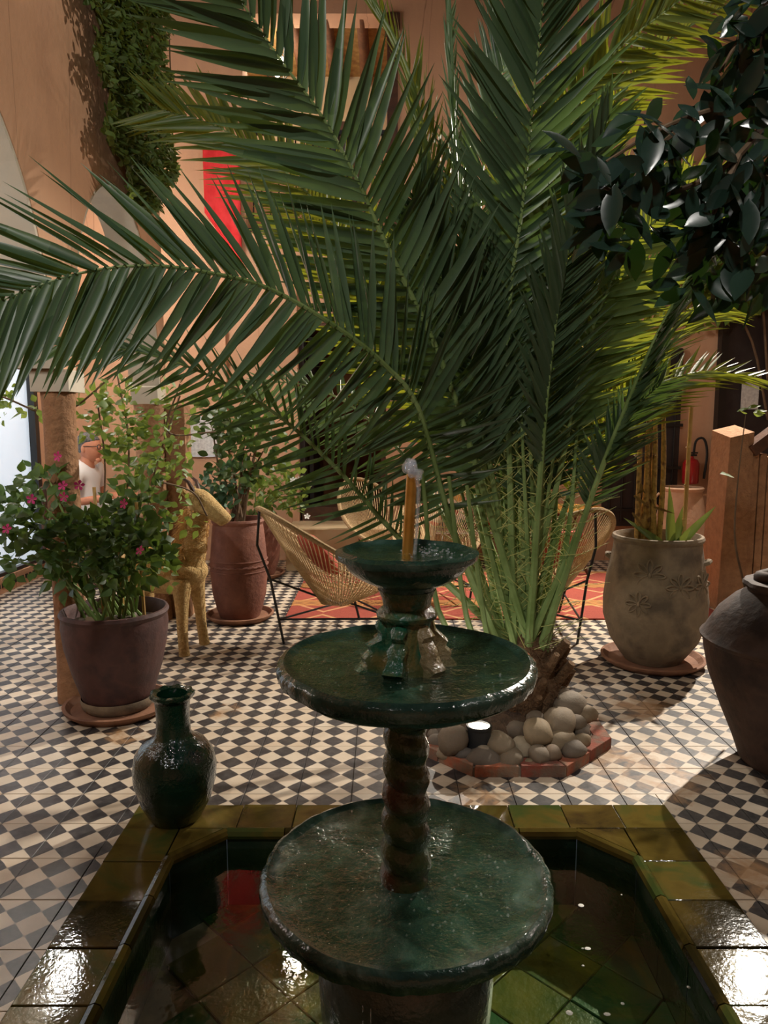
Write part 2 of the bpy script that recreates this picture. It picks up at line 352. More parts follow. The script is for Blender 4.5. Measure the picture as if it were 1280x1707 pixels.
floor = structure('floor', MB().box((-3.3, PY1 - 0.01, -0.05), (4.0, 7.25, -0.007)).box((-3.3, -1.5, -0.05), (PX0 + 0.01, PY1 - 0.01, -0.007))
                  .box((PX1 - 0.01, -1.5, -0.05), (4.0, PY1 - 0.01, -0.007)).box((PX0 + 0.01, -1.5, -0.05), (PX1 - 0.01, PY0 + 0.01, -0.007)), 'grout', smooth=False)
def tile_rects(x0, y0):
    g = 0.0011; x0 += g; y0 += g; x1 = x0 + TS - 2 * g; y1 = y0 + TS - 2 * g
    if x1 <= PX0 or x0 >= PX1 or y0 >= PY1 or y1 <= PY0: return [(x0, y0, x1, y1)]
    out = []
    if x0 < PX0 - 0.01: out.append((x0, y0, PX0 - 0.002, y1))
    if x1 > PX1 + 0.01: out.append((PX1 + 0.002, y0, x1, y1))
    xa, xb = max(x0, PX0), min(x1, PX1)
    if xb - xa > 0.01:
        if y1 > PY1 + 0.01: out.append((xa, PY1 + 0.002, xb, y1))
        if y0 < PY0 - 0.01: out.append((xa, y0, xb, PY0 - 0.002))
    return out
tiles = []
for i in range(-17, 21):
    for j in range(-21, 25):
        x0, y0 = TX0 + i * TS, TY0 + j * TS
        if x0 < -3.15 or y0 + TS > 7.2: continue
        for q in tile_rects(x0, y0):
            c = ((q[0] + q[2]) / 2, (q[1] + q[3]) / 2); p = project((c[0], c[1], 0))
            a = 0
            if p and -40 < p[0] < 1320 and -40 < p[1] < 1760: a = (q[2] - q[0]) * (q[3] - q[1]) / p[2] ** 3
            if p and 250 < p[0] < 1010 and p[1] > 1345: a = 0
            tiles.append((a, q, c))
tiles.sort(key=lambda t: -t[0])
shared = {}; rest = MB()
for k, (a, q, c) in enumerate(tiles):
    w, h = q[2] - q[0], q[3] - q[1]
    if k < 300 and a > 0:
        key = (round(w, 3), round(h, 3))
        if key not in shared: shared[key] = MB().box((-w / 2, -h / 2, -0.012), (w / 2, h / 2, 0.0), None, 0.0012).mesh('tile', 'diamond_cement_tile', False)
        put('tile', shared[key], floor, (c[0], c[1], rnd.uniform(-0.0006, 0.0006)))
    else: rest.box((q[0], q[1], -0.012), (q[2], q[3], 0.0), None, 0.0012)
rest.build('tiles', 'diamond_cement_tile', floor, False, kind='stuff')

# ------------------------------------------------------------------ pool
pool = thing('fountain_pool', 'sunken octagonal pool with olive glazed tile rim around the green fountain', 'pool', (0, 0, 0))
IX0, IX1, IY1, IY0, CH, DEPTH = -0.68, 0.80, 2.275, 0.80, 0.15, -0.26
inner = [(IX0, IY0 + CH), (IX0, IY1 - CH), (IX0 + CH, IY1), (IX1 - CH, IY1), (IX1, IY1 - CH), (IX1, IY0 + CH), (IX1 - CH, IY0), (IX0 + CH, IY0)]
MB().box((PX0 + .01, PY0 + .01, DEPTH - 0.06), (PX1 - .01, PY1 - .01, DEPTH - 0.012)).build('bed', 'grout', pool, False)
# pool walls: one panel after another around the octagon
for k in range(8):
    a = Vector((*inner[k], 0)); b = Vector((*inner[(k + 1) % 8], 0)); d = (b - a); L = d.length; d.normalize(); nrm = Vector((-d.y, d.x, 0))
    n = max(1, round(L / 0.2))
    for i in range(n):
        p = a + d * (L * i / n); q = a + d * (L * (i + 1) / n)
        M = Matrix(((d.x, nrm.x, 0, p.x), (d.y, nrm.y, 0, p.y), (0, 0, 1, 0), (0, 0, 0, 1)))
        w = L / n
        MB().box((0.0015, -0.0, DEPTH - 0.02), (w - 0.0015, 0.014, -0.018), M).build('wall_panel', 'pool_wall_glaze', pool, False)
        # rounded inner lip along the water's edge
        MB().tube([p + Vector((0, 0, 0.0)) + d * 0.002, q + Vector((0, 0, 0.0)) - d * 0.002], 0.019, 8).build('lip_tile', 'rim_glaze', pool)
def clip_poly(poly, half):
    out = []; n = len(poly); (px, py), (nx, ny) = half
    for i in range(n):
        a, b = poly[i], poly[(i + 1) % n]
        da = (a[0] - px) * nx + (a[1] - py) * ny; db = (b[0] - px) * nx + (b[1] - py) * ny
        if da >= 0: out.append(a)
        if (da >= 0) != (db >= 0):
            t = da / (da - db); out.append((a[0] + (b[0] - a[0]) * t, a[1] + (b[1] - a[1]) * t))
    return out
def poly_area(p): return 0.5 * abs(sum(p[i][0] * p[(i + 1) % len(p)][1] - p[(i + 1) % len(p)][0] * p[i][1] for i in range(len(p))))
def slab(poly, z0, z1, shrink=0.002):
    cx = sum(p[0] for p in poly) / len(poly); cy = sum(p[1] for p in poly) / len(poly)
    if sum(poly[i][0] * poly[(i + 1) % len(poly)][1] - poly[(i + 1) % len(poly)][0] * poly[i][1] for i in range(len(poly))) < 0: poly = poly[::-1]
    q = [(cx + (x - cx) * (1 - shrink / 0.1), cy + (y - cy) * (1 - shrink / 0.1)) for x, y in poly]; n = len(q)
    q2 = [(cx + (x - cx) * 0.97, cy + (y - cy) * 0.97) for x, y in q]
    v = [(x, y, z0) for x, y in q] + [(x, y, z1 - 0.002) for x, y in q] + [(x, y, z1) for x, y in q2]
    f = [tuple(range(n - 1, -1, -1)), tuple(range(2 * n, 3 * n))]
    for o in (0, n): f += [(o + i, o + (i + 1) % n, o + n + (i + 1) % n, o + n + i) for i in range(n)]
    return MB().add([(x - cx, y - cy, z) for x, y, z in v], f), (cx, cy, 0)
# diamond floor tiles of the pool
s = 0.1325
for i in range(-8, 9):
    for j in range(-8, 9):
        if (i + j) % 2: continue
        cx, cy = 0.53 + i * s, 2.0 + j * s
        poly = [(cx - s, cy), (cx, cy - s), (cx + s, cy), (cx, cy + s)]
        for k in range(8):
            a, b = inner[k], inner[(k + 1) % 8]; d = (b[0] - a[0], b[1] - a[1])
            poly = clip_poly(poly, (a, (d[1], -d[0]))) if poly else poly
        if len(poly) >= 3 and poly_area(poly) > 0.0008:
            mb, loc = slab(poly, DEPTH - 0.02, DEPTH + rnd.uniform(-0.002, 0.002)); mb.build('pool_tile', 'pool_glaze', pool, False, loc=loc)
# rim tiles
def rim(poly):
    mb, loc = slab(poly, -0.03, 0.012 + rnd.uniform(-0.002, 0.003), 0.0015); mb.build('rim_tile', 'rim_glaze', pool, False, loc=loc)
def bands(x0, x1, n): return [(x0 + (x1 - x0) * i / n, x0 + (x1 - x0) * (i + 1) / n) for i in range(n)]
for (a, b) in bands(PX0, PX1, 10): rim([(a, IY1 + 0.012), (b, IY1 + 0.012), (b, PY1), (a, PY1)])
for (a, b) in bands(PX0, PX1, 10): rim([(a, PY0), (b, PY0), (b, IY0 - 0.012), (a, IY0 - 0.012)])
for (a, b) in bands(IY0 - 0.012, IY1 + 0.012, 8):
    rim([(PX0, a), (IX0 - 0.012, a), (IX0 - 0.012, b), (PX0, b)]); rim([(IX1 + 0.012, a), (PX1, a), (PX1, b), (IX1 + 0.012, b)])
for (x, y, sx, sy) in ((IX0, IY1, 1, -1), (IX1, IY1, -1, -1), (IX0, IY0, 1, 1), (IX1, IY0, -1, 1)):
    rim([(x - 0.01 * sx, y - 0.01 * sy), (x + (CH - 0.012) * sx, y - 0.01 * sy), (x - 0.01 * sx, y + (CH - 0.012) * sy)])
wm = MB(); wm.add([(x, y, -0.055) for x, y in inner], [tuple(range(7, -1, -1))]); wm.build('water', 'pool_water', pool, False, label='still dark pool water')
fl = MB()
for _ in range(46):
    x, y = rnd.uniform(0.1, 0.78), rnd.uniform(1.15, 2.1)
    if (x - 0.05) ** 2 + (y - 1.55) ** 2 < 0.05: continue
    r0 = rnd.choice((0.003, 0.004, 0.005, 0.009)); fl.ball((x, y, -0.054), (r0, r0 * rnd.uniform(.6, 1), 0.0015), n=7, m=4)
fl.build('floating_foam', 'white_petal', pool, kind='stuff', label='small white flecks of foam on the pool')

# ------------------------------------------------------------------ left arcade
WX, WT, ZS, ZT = -1.5, 0.2, 1.62, 6.6
arches = ((2.50, 0.86, 1.17), (4.23, 0.68, 1.08))
def arch_z(y):
    for (c, a, b) in arches:
        if abs(y - c) < a: return ZS + b * math.sqrt(max(0, 1 - ((y - c) / a) ** 2))
    return None
ys = sorted(set([-1.5, 1.64, 5.02, 3.36, 3.55, 4.91] + [round(c + a * math.sin(R(t)), 4) for (c, a, b) in arches for t in range(-90, 91, 6)]))
wl = MB()
for ya, yb in zip(ys[:-1], ys[1:]):
    ym = (ya + yb) / 2
    if ym < 1.64: za = zb = -0.01
    else:
        inside = arch_z(ym) is not None
        za = (arch_z(ya + 1e-5) or ZS) if inside else ZS; zb = (arch_z(yb - 1e-5) or ZS) if inside else ZS
    v = [(WX, ya, za), (WX, yb, zb), (WX, yb, ZT), (WX, ya, ZT), (WX - WT, ya, za), (WX - WT, yb, zb), (WX - WT, yb, ZT), (WX - WT, ya, ZT)]
    wl.add(v, [(0, 1, 2, 3), (5, 4, 7, 6), (0, 4, 5, 1), (3, 2, 6, 7)])
wl.add([(WX, 5.02, ZS), (WX - WT, 5.02, ZS), (WX - WT, 5.02, ZT), (WX, 5.02, ZT)], [(0, 1, 2, 3)])
wall_left = structure('wall_left', wl, 'orange_plaster', smooth=False)
for (c, a, b) in arches:
    so = MB(); pts = []
    for t in range(-90, 91, 5):
        ct, st = math.cos(R(t)), math.sin(R(t)); pts.append((c + a * st, ZS + b * ct, c + (a - 0.02) * st, ZS + (b - 0.02) * ct))
    for (y0, z0, y1, z1), (y2, z2, y3, z3) in zip(pts[:-1], pts[1:]):
        so.add([(WX - 0.004, y0, z0), (WX - 0.004, y2, z2), (WX - 0.004, y3, z3), (WX - 0.004, y1, z1), (WX - WT - .01, y0, z0), (WX - WT - .01, y2, z2), (WX - WT - .01, y3, z3), (WX - WT - .01, y1, z1)],
               [(0, 1, 2, 3), (4, 7, 6, 5), (3, 2, 6, 7)])
    so.build('arch_soffit', 'pale_plaster', wall_left, True, 60)
def column(label, x, y, r, zt, sq=None):
    t = thing('arcade_column', label, 'column', (x, y, 0))
    def fn(rr, z, a): return rr * (1 + 0.05 * mnoise.noise((math.cos(a) * 2, math.sin(a) * 2, z * 5 + x * 7))), z
    MB().lathe([(r * 1.1, -0.004), (r * 1.06, 0.1)] + [(r, 0.2 + (zt - 0.3) * i / 14) for i in range(15)] + [(r * 1.05, zt)], 24, None, fn).build('shaft', 'column_clay', t)
    MB().box((-0.09, -0.09, zt - 0.002), (0.09, 0.09, ZS + 0.0), None, 0.008).build('capital', 'pale_plaster', t, False, label='pale plaster capital block')
    if sq: MB().box(sq[0], sq[1], None, 0.006).build('pilaster', 'column_clay', t, False)
column('round clay-plastered column behind the flowering purple pot', -1.55, 3.47, 0.074, 1.52)
column('clay column with square pilaster behind the straw animal', -1.60, 4.95, 0.095, 1.50, ((0.06, 0.06, 0), (0.22, 0.22, 1.5)))

# ------------------------------------------------------------------ arcade interior on the left
XL = -3.15
structure('ceiling', MB().box((XL, -1.5, 2.95), (WX - WT, 5.0, 3.1)), 'pale_plaster', smooth=False)
structure('wall_arcade', MB().box((XL - 0.2, -1.5, -0.02), (XL, 3.35, 6.6)).box((XL - 0.2, 3.35, 2.35), (XL, 6.56, 6.6)).box((XL - 0.2, 6.56, -0.02), (XL, 7.2, 6.6)).box((XL - 0.2, 3.35, -0.02), (XL, 6.56, 0.10)), 'orange_plaster', smooth=False)
d1 = thing('window_1', 'black-framed sliding glass door with bright white curtain', 'door', (XL + 0.07, 0, 0), kind='structure'); del d1['category']
MB().box((-0.13, 3.36, 0.1), (-0.12, 6.55, 2.34)).build('curtain', 'lit_curtain', d1, False)
MB().box((-0.075, 3.36, 0.1), (-0.069, 6.55, 2.34)).build('pane', 'window_glass', d1, False)
for y in (3.36, 4.4, 4.46, 5.55, 5.61, 6.47): MB().box((-0.09, y, 0.1), (-0.03, y + 0.07, 2.34), None, 0.004).build('door_stile', 'black_metal', d1, False)
for z in (0.1, 2.27): MB().box((-0.088, 3.36, z), (-0.032, 6.55, z + 0.06), None, 0.004).build('door_rail', 'black_metal', d1, False)
bs = MB().box((XL, 3.3, -0.01), (XL + 0.06, 6.4, 0.13)); sill = structure('baseboard_left', bs, 'orange_plaster', smooth=False)
for k in range(46): MB().box((XL + 0.058, 3.4 + k * 0.064, 0.05), (XL + 0.066, 3.435 + k * 0.064, 0.085)).build('border_tile', 'black_metal', sill, False)

# ------------------------------------------------------------------ back wall with doorway below and gallery opening above
YB = 7.2
def xb(px, py=750): return at(px, py, YB).x
DX0, DX1, DZ = -0.84, 0.02, 2.35
GX0, GX1, GZ0, GZ1 = at(408, 300, YB).x, at(662, 300, YB).x, 3.2, 5.15
wb = MB()
def wbx(x0, x1, z0, z1, y0=YB, y1=YB + 0.25): wb.box((x0, y0, z0), (x1, y1, z1))
wbx(XL - 0.2, DX0, -0.02, GZ0); wbx(DX0, DX1, DZ, GZ0); wbx(DX1, 4.0, -0.02, GZ0)
wbx(XL - 0.2, GX0, GZ0, 6.8); wbx(GX0, GX1, GZ1, 6.8); wbx(GX1, 4.0, GZ0, 6.8)
wall_back = structure('wall_back', wb, 'orange_plaster', smooth=False)
# dim room beyond the doorway
structure('wall_hall', MB().box((DX0 - 0.5, 8.7, 0), (DX1 + 0.5, 8.8, 2.8)).box((DX0 - 0.6, YB + 0.25, 0), (DX0 - 0.5, 8.8, 2.8)).box((DX1 + 0.5, YB + 0.25, 0), (DX1 + 0.6, 8.8, 2.8)).box((DX0 - 0.6, YB + 0.25, 2.7), (DX1 + 0.6, 8.8, 2.8)).box((DX0 - 0.6, YB + 0.25, 0.3), (DX1 + 0.6, 8.8, 0.42)), 'dark_plaster', smooth=False)
dr = thing('door_1', 'dark wooden door leaf standing open in the back doorway', 'door', (DX0, YB, 0), kind='structure'); del dr['category']
MB().box((0.0, 0.02, 0.42), (0.05, 0.26, DZ), None, 0.005).build('frame_post', 'dark_door', dr, False)
MB().box((0.81, 0.02, 0.42), (0.86, 0.26, DZ), None, 0.005).build('frame_post', 'dark_wood', dr, False)
MB().box((0.0, 0.02, DZ - 0.06), (0.86, 0.26, DZ), None, 0.005).build('lintel', 'dark_wood', dr, False)
MB().box((0.07, 0.27, 0.44), (0.11, 1.0, DZ - 0.1), None, 0.004).build('door_leaf', 'dark_door', dr, False)
step = thing('cream_step', 'cream plastered raised step in front of the dark back doorway', 'step', (-0.42, 6.95, 0))
MB().box((-0.50, -0.3, -0.004), (0.52, 0.244, 0.40), None, 0.012).build('step_block', 'cream_plaster', step, False)
MB().box((-0.40, 0.22, 0.4), (0.44, 0.5, 0.54), None, 0.006).build('threshold', 'dark_wood', step, False)
# gallery recess on the upper floor
gal = MB(); gd = 1.5
gal.box((GX0 - 0.2, YB + gd, GZ0 - .1), (GX1 + 0.2, YB + gd + 0.1, 4.55)).box((GX0 - 0.3, YB + 0.25, GZ0 - 0.1), (GX0 - 0.2, YB + gd, GZ1 + .3)).box((GX1 + 0.2, YB + 0.25, GZ0 - .1), (GX1 + 0.3, YB + gd, GZ1 + .3)).box((GX0 - 0.3, YB + 0.25, GZ0 - 0.15), (GX1 + 0.3, YB + gd, GZ0 - 0.02))
structure('wall_gallery', gal, 'orange_plaster', smooth=False)
structure('trim_1', MB().box((GX0 - 0.2, YB + gd - 0.005, 4.55), (GX1 + 0.2, YB + gd + 0.1, 5.5)), 'cream_plaster', smooth=False)
rf = structure('ceiling_gallery', MB().box((GX0 - 0.3, YB + 0.25, GZ1 + 0.12), (GX1 + 0.3, YB + gd + .1, GZ1 + 0.3)), 'cane', smooth=False)
for k in range(5):
    x = GX0 + 0.1 + k * (GX1 - GX0) / 4.3; MB().tube([(x, YB + 0.1, GZ1 + 0.05), (x + 0.01, YB + 0.8, GZ1 + 0.04), (x, YB + gd, GZ1 + 0.05)], 0.055, 10).build('log_beam', 'log_wood', rf)
gdoor = thing('door_2', 'dark panelled door at the back of the upper gallery', 'door', (0, YB + gd, 0), kind='structure'); del gdoor['category']
xg0, xg1 = at(515, 200, YB + gd).x, at(600, 200, YB + gd).x
MB().box((xg0, -0.05, GZ0), (xg1, -0.004, 4.78), None, 0.01).build('door_leaf', 'dark_wood', gdoor, False)
for zz in (3.35, 4.0): MB().box((xg0 + 0.09, -0.062, zz), (xg1 - 0.09, -0.05, zz + 0.55), None, 0.008).build('door_panel', 'dark_door', gdoor, False)
rail = thing('gallery_railing', 'black iron railing across the upper gallery opening', 'railing', ((GX0 + GX1) / 2, YB + 0.1, GZ0))
hw = (GX1 - GX0) / 2
MB().box((-hw, -0.02, 0.92), (hw, 0.02, 0.96)).build('top_rail', 'black_metal', rail, False); MB().box((-hw, -0.012, 0.76), (hw, 0.012, 0.785)).build('middle_rail', 'black_metal', rail, False)
MB().box((-hw, -0.015, 0.03), (hw, 0.015, 0.06)).build('bottom_rail', 'black_metal', rail, False)
bal = MB().tube([(0, 0, 0.05), (0, 0, 0.93)], 0.008, 6).mesh('baluster', 'black_metal')
for k in range(17): put('baluster', bal, rail, (-hw + 0.06 + k * (2 * hw - 0.12) / 16, 0, 0))
post = thing('gallery_post', 'dark timber post at the right side of the gallery opening', 'post', (at(654, 200, YB).x, YB + 0.06, GZ0))
MB().box((-0.05, -0.08, 0), (0.05, 0.04, 1.93), None, 0.01).build('shaft', 'dark_wood', post, False); MB().box((-0.07, -0.09, 1.8), (0.07, 0.05, 1.95), None, 0.01).build('capital', 'dark_wood', post, False)
rc = MB(); x0, x1 = at(342, 300, YB).x, at(402, 300, YB).x
vs = []; fs = []; NXc, NZc = 12, 10
for j in range(NZc + 1):
    for i in range(NXc + 1):
        u, w = i / NXc, j / NZc; vs.append((x0 + (x1 - x0) * u, -0.02 - 0.012 * math.sin(u * 14 + w), 3.98 - w * (0.62 + 0.5 * u)))
for j in range(NZc):
    for i in range(NXc): a = j * (NXc + 1) + i; fs.append((a, a + 1, a + NXc + 2, a + NXc + 1))
rcl = rc.add(vs, fs).build('red_hanging', 'red_cloth', None, loc=(0, YB - 0.02, 0), label='bright red cloth hanging on the orange wall beside the gallery', cat='cloth')
rcl.modifiers.new('thick', 'SOLIDIFY').thickness = 0.012
# lantern in the gallery
lp = at(462, 108, YB + 0.35)
ln = thing('gallery_lantern', 'glowing lantern hanging in the upper gallery behind the palm', 'lamp', tuple(lp))
MB().ball((0, 0, 0), (0.075, 0.075, 0.11), n=16, m=10).build('bulb', 'bulb', ln, label='glowing white glass')
MB().tube([(0, 0, 0.1), (0, 0, GZ1 - lp.z + 0.02)], 0.006, 6).build('chain', 'black_metal', ln)
cg = MB()
for k in range(6):
    a = k * math.pi / 3; cg.tube([(0.03 * math.cos(a), 0.03 * math.sin(a), 0.13), (0.1 * math.cos(a), 0.1 * math.sin(a), 0.06), (0.1 * math.cos(a), 0.1 * math.sin(a), -0.1), (0.03 * math.cos(a), 0.03 * math.sin(a), -0.17)], 0.005, 5)
cg.build('cage', 'black_metal', ln)
lamp('gallery_lantern_light', 'POINT', (lp.x, lp.y + 0.25, lp.z - 0.05), 26, WARM, None, 0.08)
# right-hand side and front enclosure
structure('wall_right', MB().box((4.0, -1.5, -0.02), (4.2, 7.45, 6.6)), 'orange_plaster', smooth=False)
structure('wall_front', MB().box((-3.3, -1.7, -0.02), (4.2, -1.5, 3.0)), 'orange_plaster', smooth=False)
# doors and window on the right of the back wall
w2 = thing('window_2', 'dark grilled window at the right of the back wall', 'window', (0, YB, 0), kind='structure'); del w2['category']
xa, xc = xb(1005), xb(1128)
MB().box((xa, -0.05, 0.35), (xc, -0.01, 2.1), None, 0.01).build('shutter', 'dark_door', w2, False)
for k in range(4): MB().box((xa - 0.02, -0.075, 0.5 + k * 0.42), (xc + 0.02, -0.05, 0.53 + k * 0.42)).build('grille_bar', 'black_metal', w2, False)
for k in range(6): MB().tube([(xa + 0.06 + k * (xc - xa - 0.12) / 5, -0.065, 0.4), (xa + 0.06 + k * (xc - xa - 0.12) / 5, -0.065, 2.05)], 0.008, 6).build('grille_rod', 'black_metal', w2)
d3 = thing('door_3', 'dark door at the far right of the back wall', 'door', (0, YB, 0), kind='structure'); del d3['category']
MB().box((xb(1198), -0.06, 0.0), (3.98, -0.01, 2.5), None, 0.01).build('door_leaf', 'dark_door', d3, False)
MB().box((xb(1198) - 0.07, -0.09, 0.0), (xb(1198), -0.0, 2.55), None, 0.01).build('frame_post', 'black_metal', d3, False)
nt = thing('paper_notice', 'white paper notice pinned on the dark door at right', 'notice', tuple(at(1250, 660, YB - 0.075)))
MB().box((-0.085, 0, -0.13), (0.085, 0.004, 0.13)).build('sheet', 'paper', nt, False); MB().ball((0.05, -0.004, 0.125), (0.012, 0.008, 0.012), n=8, m=5).build('pin', 'red_enamel', nt)
# ================================================================== FOUNTAIN
FX, FY = 0.05, 1.55
ft = thing('tiered_fountain', 'green glazed ceramic three-tier fountain standing in the pool', 'fountain', (FX, FY, 0))
def rough_fn(amp, k, seed=0.0):
    return lambda r, z, a: (r * (1 + amp * mnoise.noise((math.cos(a) * k + seed, math.sin(a) * k, z * k * 4))), z)
# pedestal in the water
MB().lathe([(0.215, DEPTH), (0.21, -0.2), (0.19, -0.1), (0.20, 0.02), (0.205, 0.1), (0.19, 0.18), (0.15, 0.24), (0.10, 0.29)], 48, None, rough_fn(0.015, 3)).build('pedestal', 'grey_glaze', ft, label='grey-green glazed foot under the lowest basin')
def basin(zr, Rr, thick, drop, neck_r, neck_z, mat, name, scallop=0.0, nsc=40):
    p = [(neck_r, neck_z), (neck_r * 1.05, neck_z + 0.012)]
    for i in range(1, 9):
        t = i / 8; p.append((neck_r + (Rr - 0.02 - neck_r) * math.sin(t * math.pi / 2) ** 1.1, neck_z + 0.012 + (zr - thick - neck_z - 0.012) * (1 - math.cos(t * math.pi / 2)) ** 0.8))
    p += [(Rr - 0.004, zr - thick * 0.9), (Rr, zr - thick * 0.6), (Rr, zr - thick * 0.25), (Rr - 0.006, zr - 0.004), (Rr - 0.016, zr), (Rr - 0.028, zr - 0.008), (Rr * 0.75, zr - drop * 0.7), (Rr * 0.4, zr - drop), (0.01, zr - drop)]
    def fn(r, z, a):
        k = 1 + 0.012 * mnoise.noise((math.cos(a) * 4, math.sin(a) * 4, z * 9))
        if scallop and r > Rr * 0.97: k += scallop * (abs(math.sin(a * nsc / 2)) ** 6)
        return r * k, z + (0.003 * mnoise.noise((math.cos(a) * 3 + 5, math.sin(a) * 3, 1)) if r > Rr * .5 else 0)
    return MB().lathe(p, 120, None, fn, cap=False).build(name, mat, ft, True, 50)
basin(0.352, 0.334, 0.045, 0.024, 0.10, 0.275, 'green_glaze', 'lower_basin', -0.012, 34)
basin(0.856, 0.288, 0.04, 0.022, 0.062, 0.745, 'green_glaze', 'middle_basin', -0.012, 30)
basin(1.098, 0.157, 0.022, 0.02, 0.062, 1.008, 'green_glaze', 'upper_bowl', 0.0)
# twisted stem
def twist(r, z, a):
    ph = a + 2 * math.pi * (z - 0.3) / 0.068
    return r * (0.88 + 0.2 * (0.5 + 0.5 * math.cos(ph)) ** 0.6 + 0.015 * mnoise.noise((math.cos(a) * 3, math.sin(a) * 3, z * 40))), z
MB().lathe([(0.057 - 0.009 * i / 70, 0.30 + 0.40 * i / 70) for i in range(71)], 32, None, twist, cap=False).build('twisted_stem', 'stem_glaze', ft, True, 80, label='wet spiral-twisted stem between the two large basins')
MB().lathe([(0.044, 0.695), (0.05, 0.71), (0.078, 0.725), (0.084, 0.738), (0.078, 0.75), (0.06, 0.752)], 40).build('collar', 'stem_glaze', ft)
MB().lathe([(0.085, 0.298), (0.088, 0.306), (0.075, 0.312), (0.05, 0.315)], 32, None, rough_fn(0.2, 1.3)).build('foot_ring', 'stem_glaze', ft)
# fluted pedestal of the upper bowl
MB().lathe([(0.086, 0.806), (0.080, 0.83), (0.062, 0.88), (0.052, 0.925), (0.055, 0.94), (0.066, 0.948), (0.068, 0.956), (0.062, 0.964), (0.052, 0.972), (0.055, 0.99), (0.064, 1.01)], 40, None, rough_fn(0.03, 3), cap=False).build('upper_pedestal', 'aged_glaze', ft)
for k in range(6):
    a = R(12 + 60 * k); fin = MB(); L = []; n = 11
    for i in range(n):
        t = i / (n - 1); z = 0.808 + 0.135 * t; ro = 0.136 - 0.075 * t ** 0.7 + 0.010 * rnd.uniform(-1, 1) + 0.005 * math.sin(i * 2.4); th = (0.027 - 0.012 * t) * rnd.uniform(.8, 1.2)
        L.append((ro, z, th))
    v = []; f = []
    for (ro, z, th) in L: v += [(0.03, -th, z), (ro - 0.006, -th * 0.9, z), (ro, 0, z + 0.002), (ro - 0.006, th * 0.9, z), (0.03, th, z)]
    for i in range(n - 1):
        for j in range(4): o = i * 5 + j; f.append((o, o + 1, o + 6, o + 5))
    f.append((4, 3, 2, 1, 0)); f.append(tuple((n - 1) * 5 + j for j in range(5)))
    fin.add(v, f, Matrix.Rotation(a, 4, 'Z')).build('fin', 'tan_glaze' if k in (0, 2, 5) else 'aged_glaze', ft, True, 60)
MB().tube([(0.0, 0, 1.06), (0.004, 0, 1.15), (0.010, 0, 1.262)], [0.0125, 0.012, 0.0115], 14).build('spout_pipe', 'copper_pipe', ft, label='upright brass water pipe')
def wdisc(r, z, name, mat='basin_water', n=64, rings=8, r_in=0.0):
    v = [(0, 0, z)]; f = []
    for j in range(1, rings + 1):
        for i in range(n):
            a = 2 * math.pi * i / n; q = r * j / rings; v.append((q * math.cos(a), q * math.sin(a), z + 0.0015 * mnoise.noise((q * 30 * math.cos(a), q * 30 * math.sin(a), z * 10))))
    for i in range(n): f.append((0, 1 + i, 1 + (i + 1) % n))
    for j in range(rings - 1):
        for i in range(n): k = (i + 1) % n; f.append((1 + j * n + i, 1 + (j + 1) * n + i, 1 + (j + 1) * n + k, 1 + j * n + k))
    return MB().add(v, f).build(name, mat, ft)
wdisc(0.306, 0.343, 'basin_water'); wdisc(0.261, 0.847, 'basin_water'); wdisc(0.134, 1.089, 'basin_water')
# bubbling jet, trickle and splashes
jet = MB(); jr = random.Random(3)
for k in range(34):
    a, q, h = jr.uniform(0, 6.3), jr.uniform(0, 0.019), jr.uniform(0, 1)
    jet.ball((0.012 + q * math.cos(a), q * math.sin(a), 1.252 + h * 0.036), (jr.uniform(.004, .010), jr.uniform(.004, .010), jr.uniform(.005, .013)), n=8, m=6)
jet.build('water_jet', 'splash_water', ft, kind='stuff', label='clear water bubbling over the pipe top')
tr = MB()
for k in range(2):
    x0 = 0.017 + 0.003 * k; y0 = -0.008 + 0.006 * k
    tr.tube([(x0, y0, 1.262), (x0 + 0.006, y0, 1.23), (x0 + 0.004, y0, 1.18), (x0 + 0.002, y0, 1.13), (x0 - 0.002, y0, 1.088)], [0.005, 0.0035, 0.003, 0.0025, 0.003], 6)
tr.build('water_trickle', 'splash_water', ft, kind='stuff', label='thin sheet of water running down the pipe')
sp = MB()
def drops(n, cx, cy, rr, z, zr, r0, r1):
    for _ in range(n):
        a, q = jr.uniform(0, 6.3), rr * math.sqrt(jr.random()); s_ = jr.uniform(r0, r1)
        sp.ball((cx + q * math.cos(a), cy + q * math.sin(a), z + jr.random() ** 2 * zr), (s_, s_, s_ * 0.8), n=6, m=4)
drops(60, 0.03, -0.01, 0.05, 1.09, 0.02, 0.001, 0.003); drops(45, 0.07, -0.01, 0.06, 1.09, 0.008, 0.001, 0.003)
drops(70, 0.0, 0.0, 0.25, 0.842, 0.004, 0.001, 0.003); drops(110, 0.1, -0.05, 0.2, 0.337, 0.005, 0.001, 0.0035); drops(40, 0.0, 0.0, 0.28, 0.337, 0.006, 0.001, 0.003)
sp.build('splashes', 'splash_water', ft, kind='stuff', label='scattered water drops and splashes')
dr_ = MB()
for k in range(0):
    a = jr.uniform(0, 6.3); r0 = 0.292; z = jr.uniform(0.36, 0.8); dr_.tube([(r0 * math.cos(a), r0 * math.sin(a), z), (r0 * math.cos(a), r0 * math.sin(a), z - jr.uniform(.006, .02))], 0.0012, 4)
for k in range(16):
    z = jr.uniform(-0.05, 0.29); x = jr.choice((-0.09, -0.075, -0.08)); dr_.tube([(x, -0.325, z), (x, -0.325, z - 0.012)], 0.0016, 4)
dr_.build('drips', 'splash_water', ft, kind='stuff', label='falling drops')

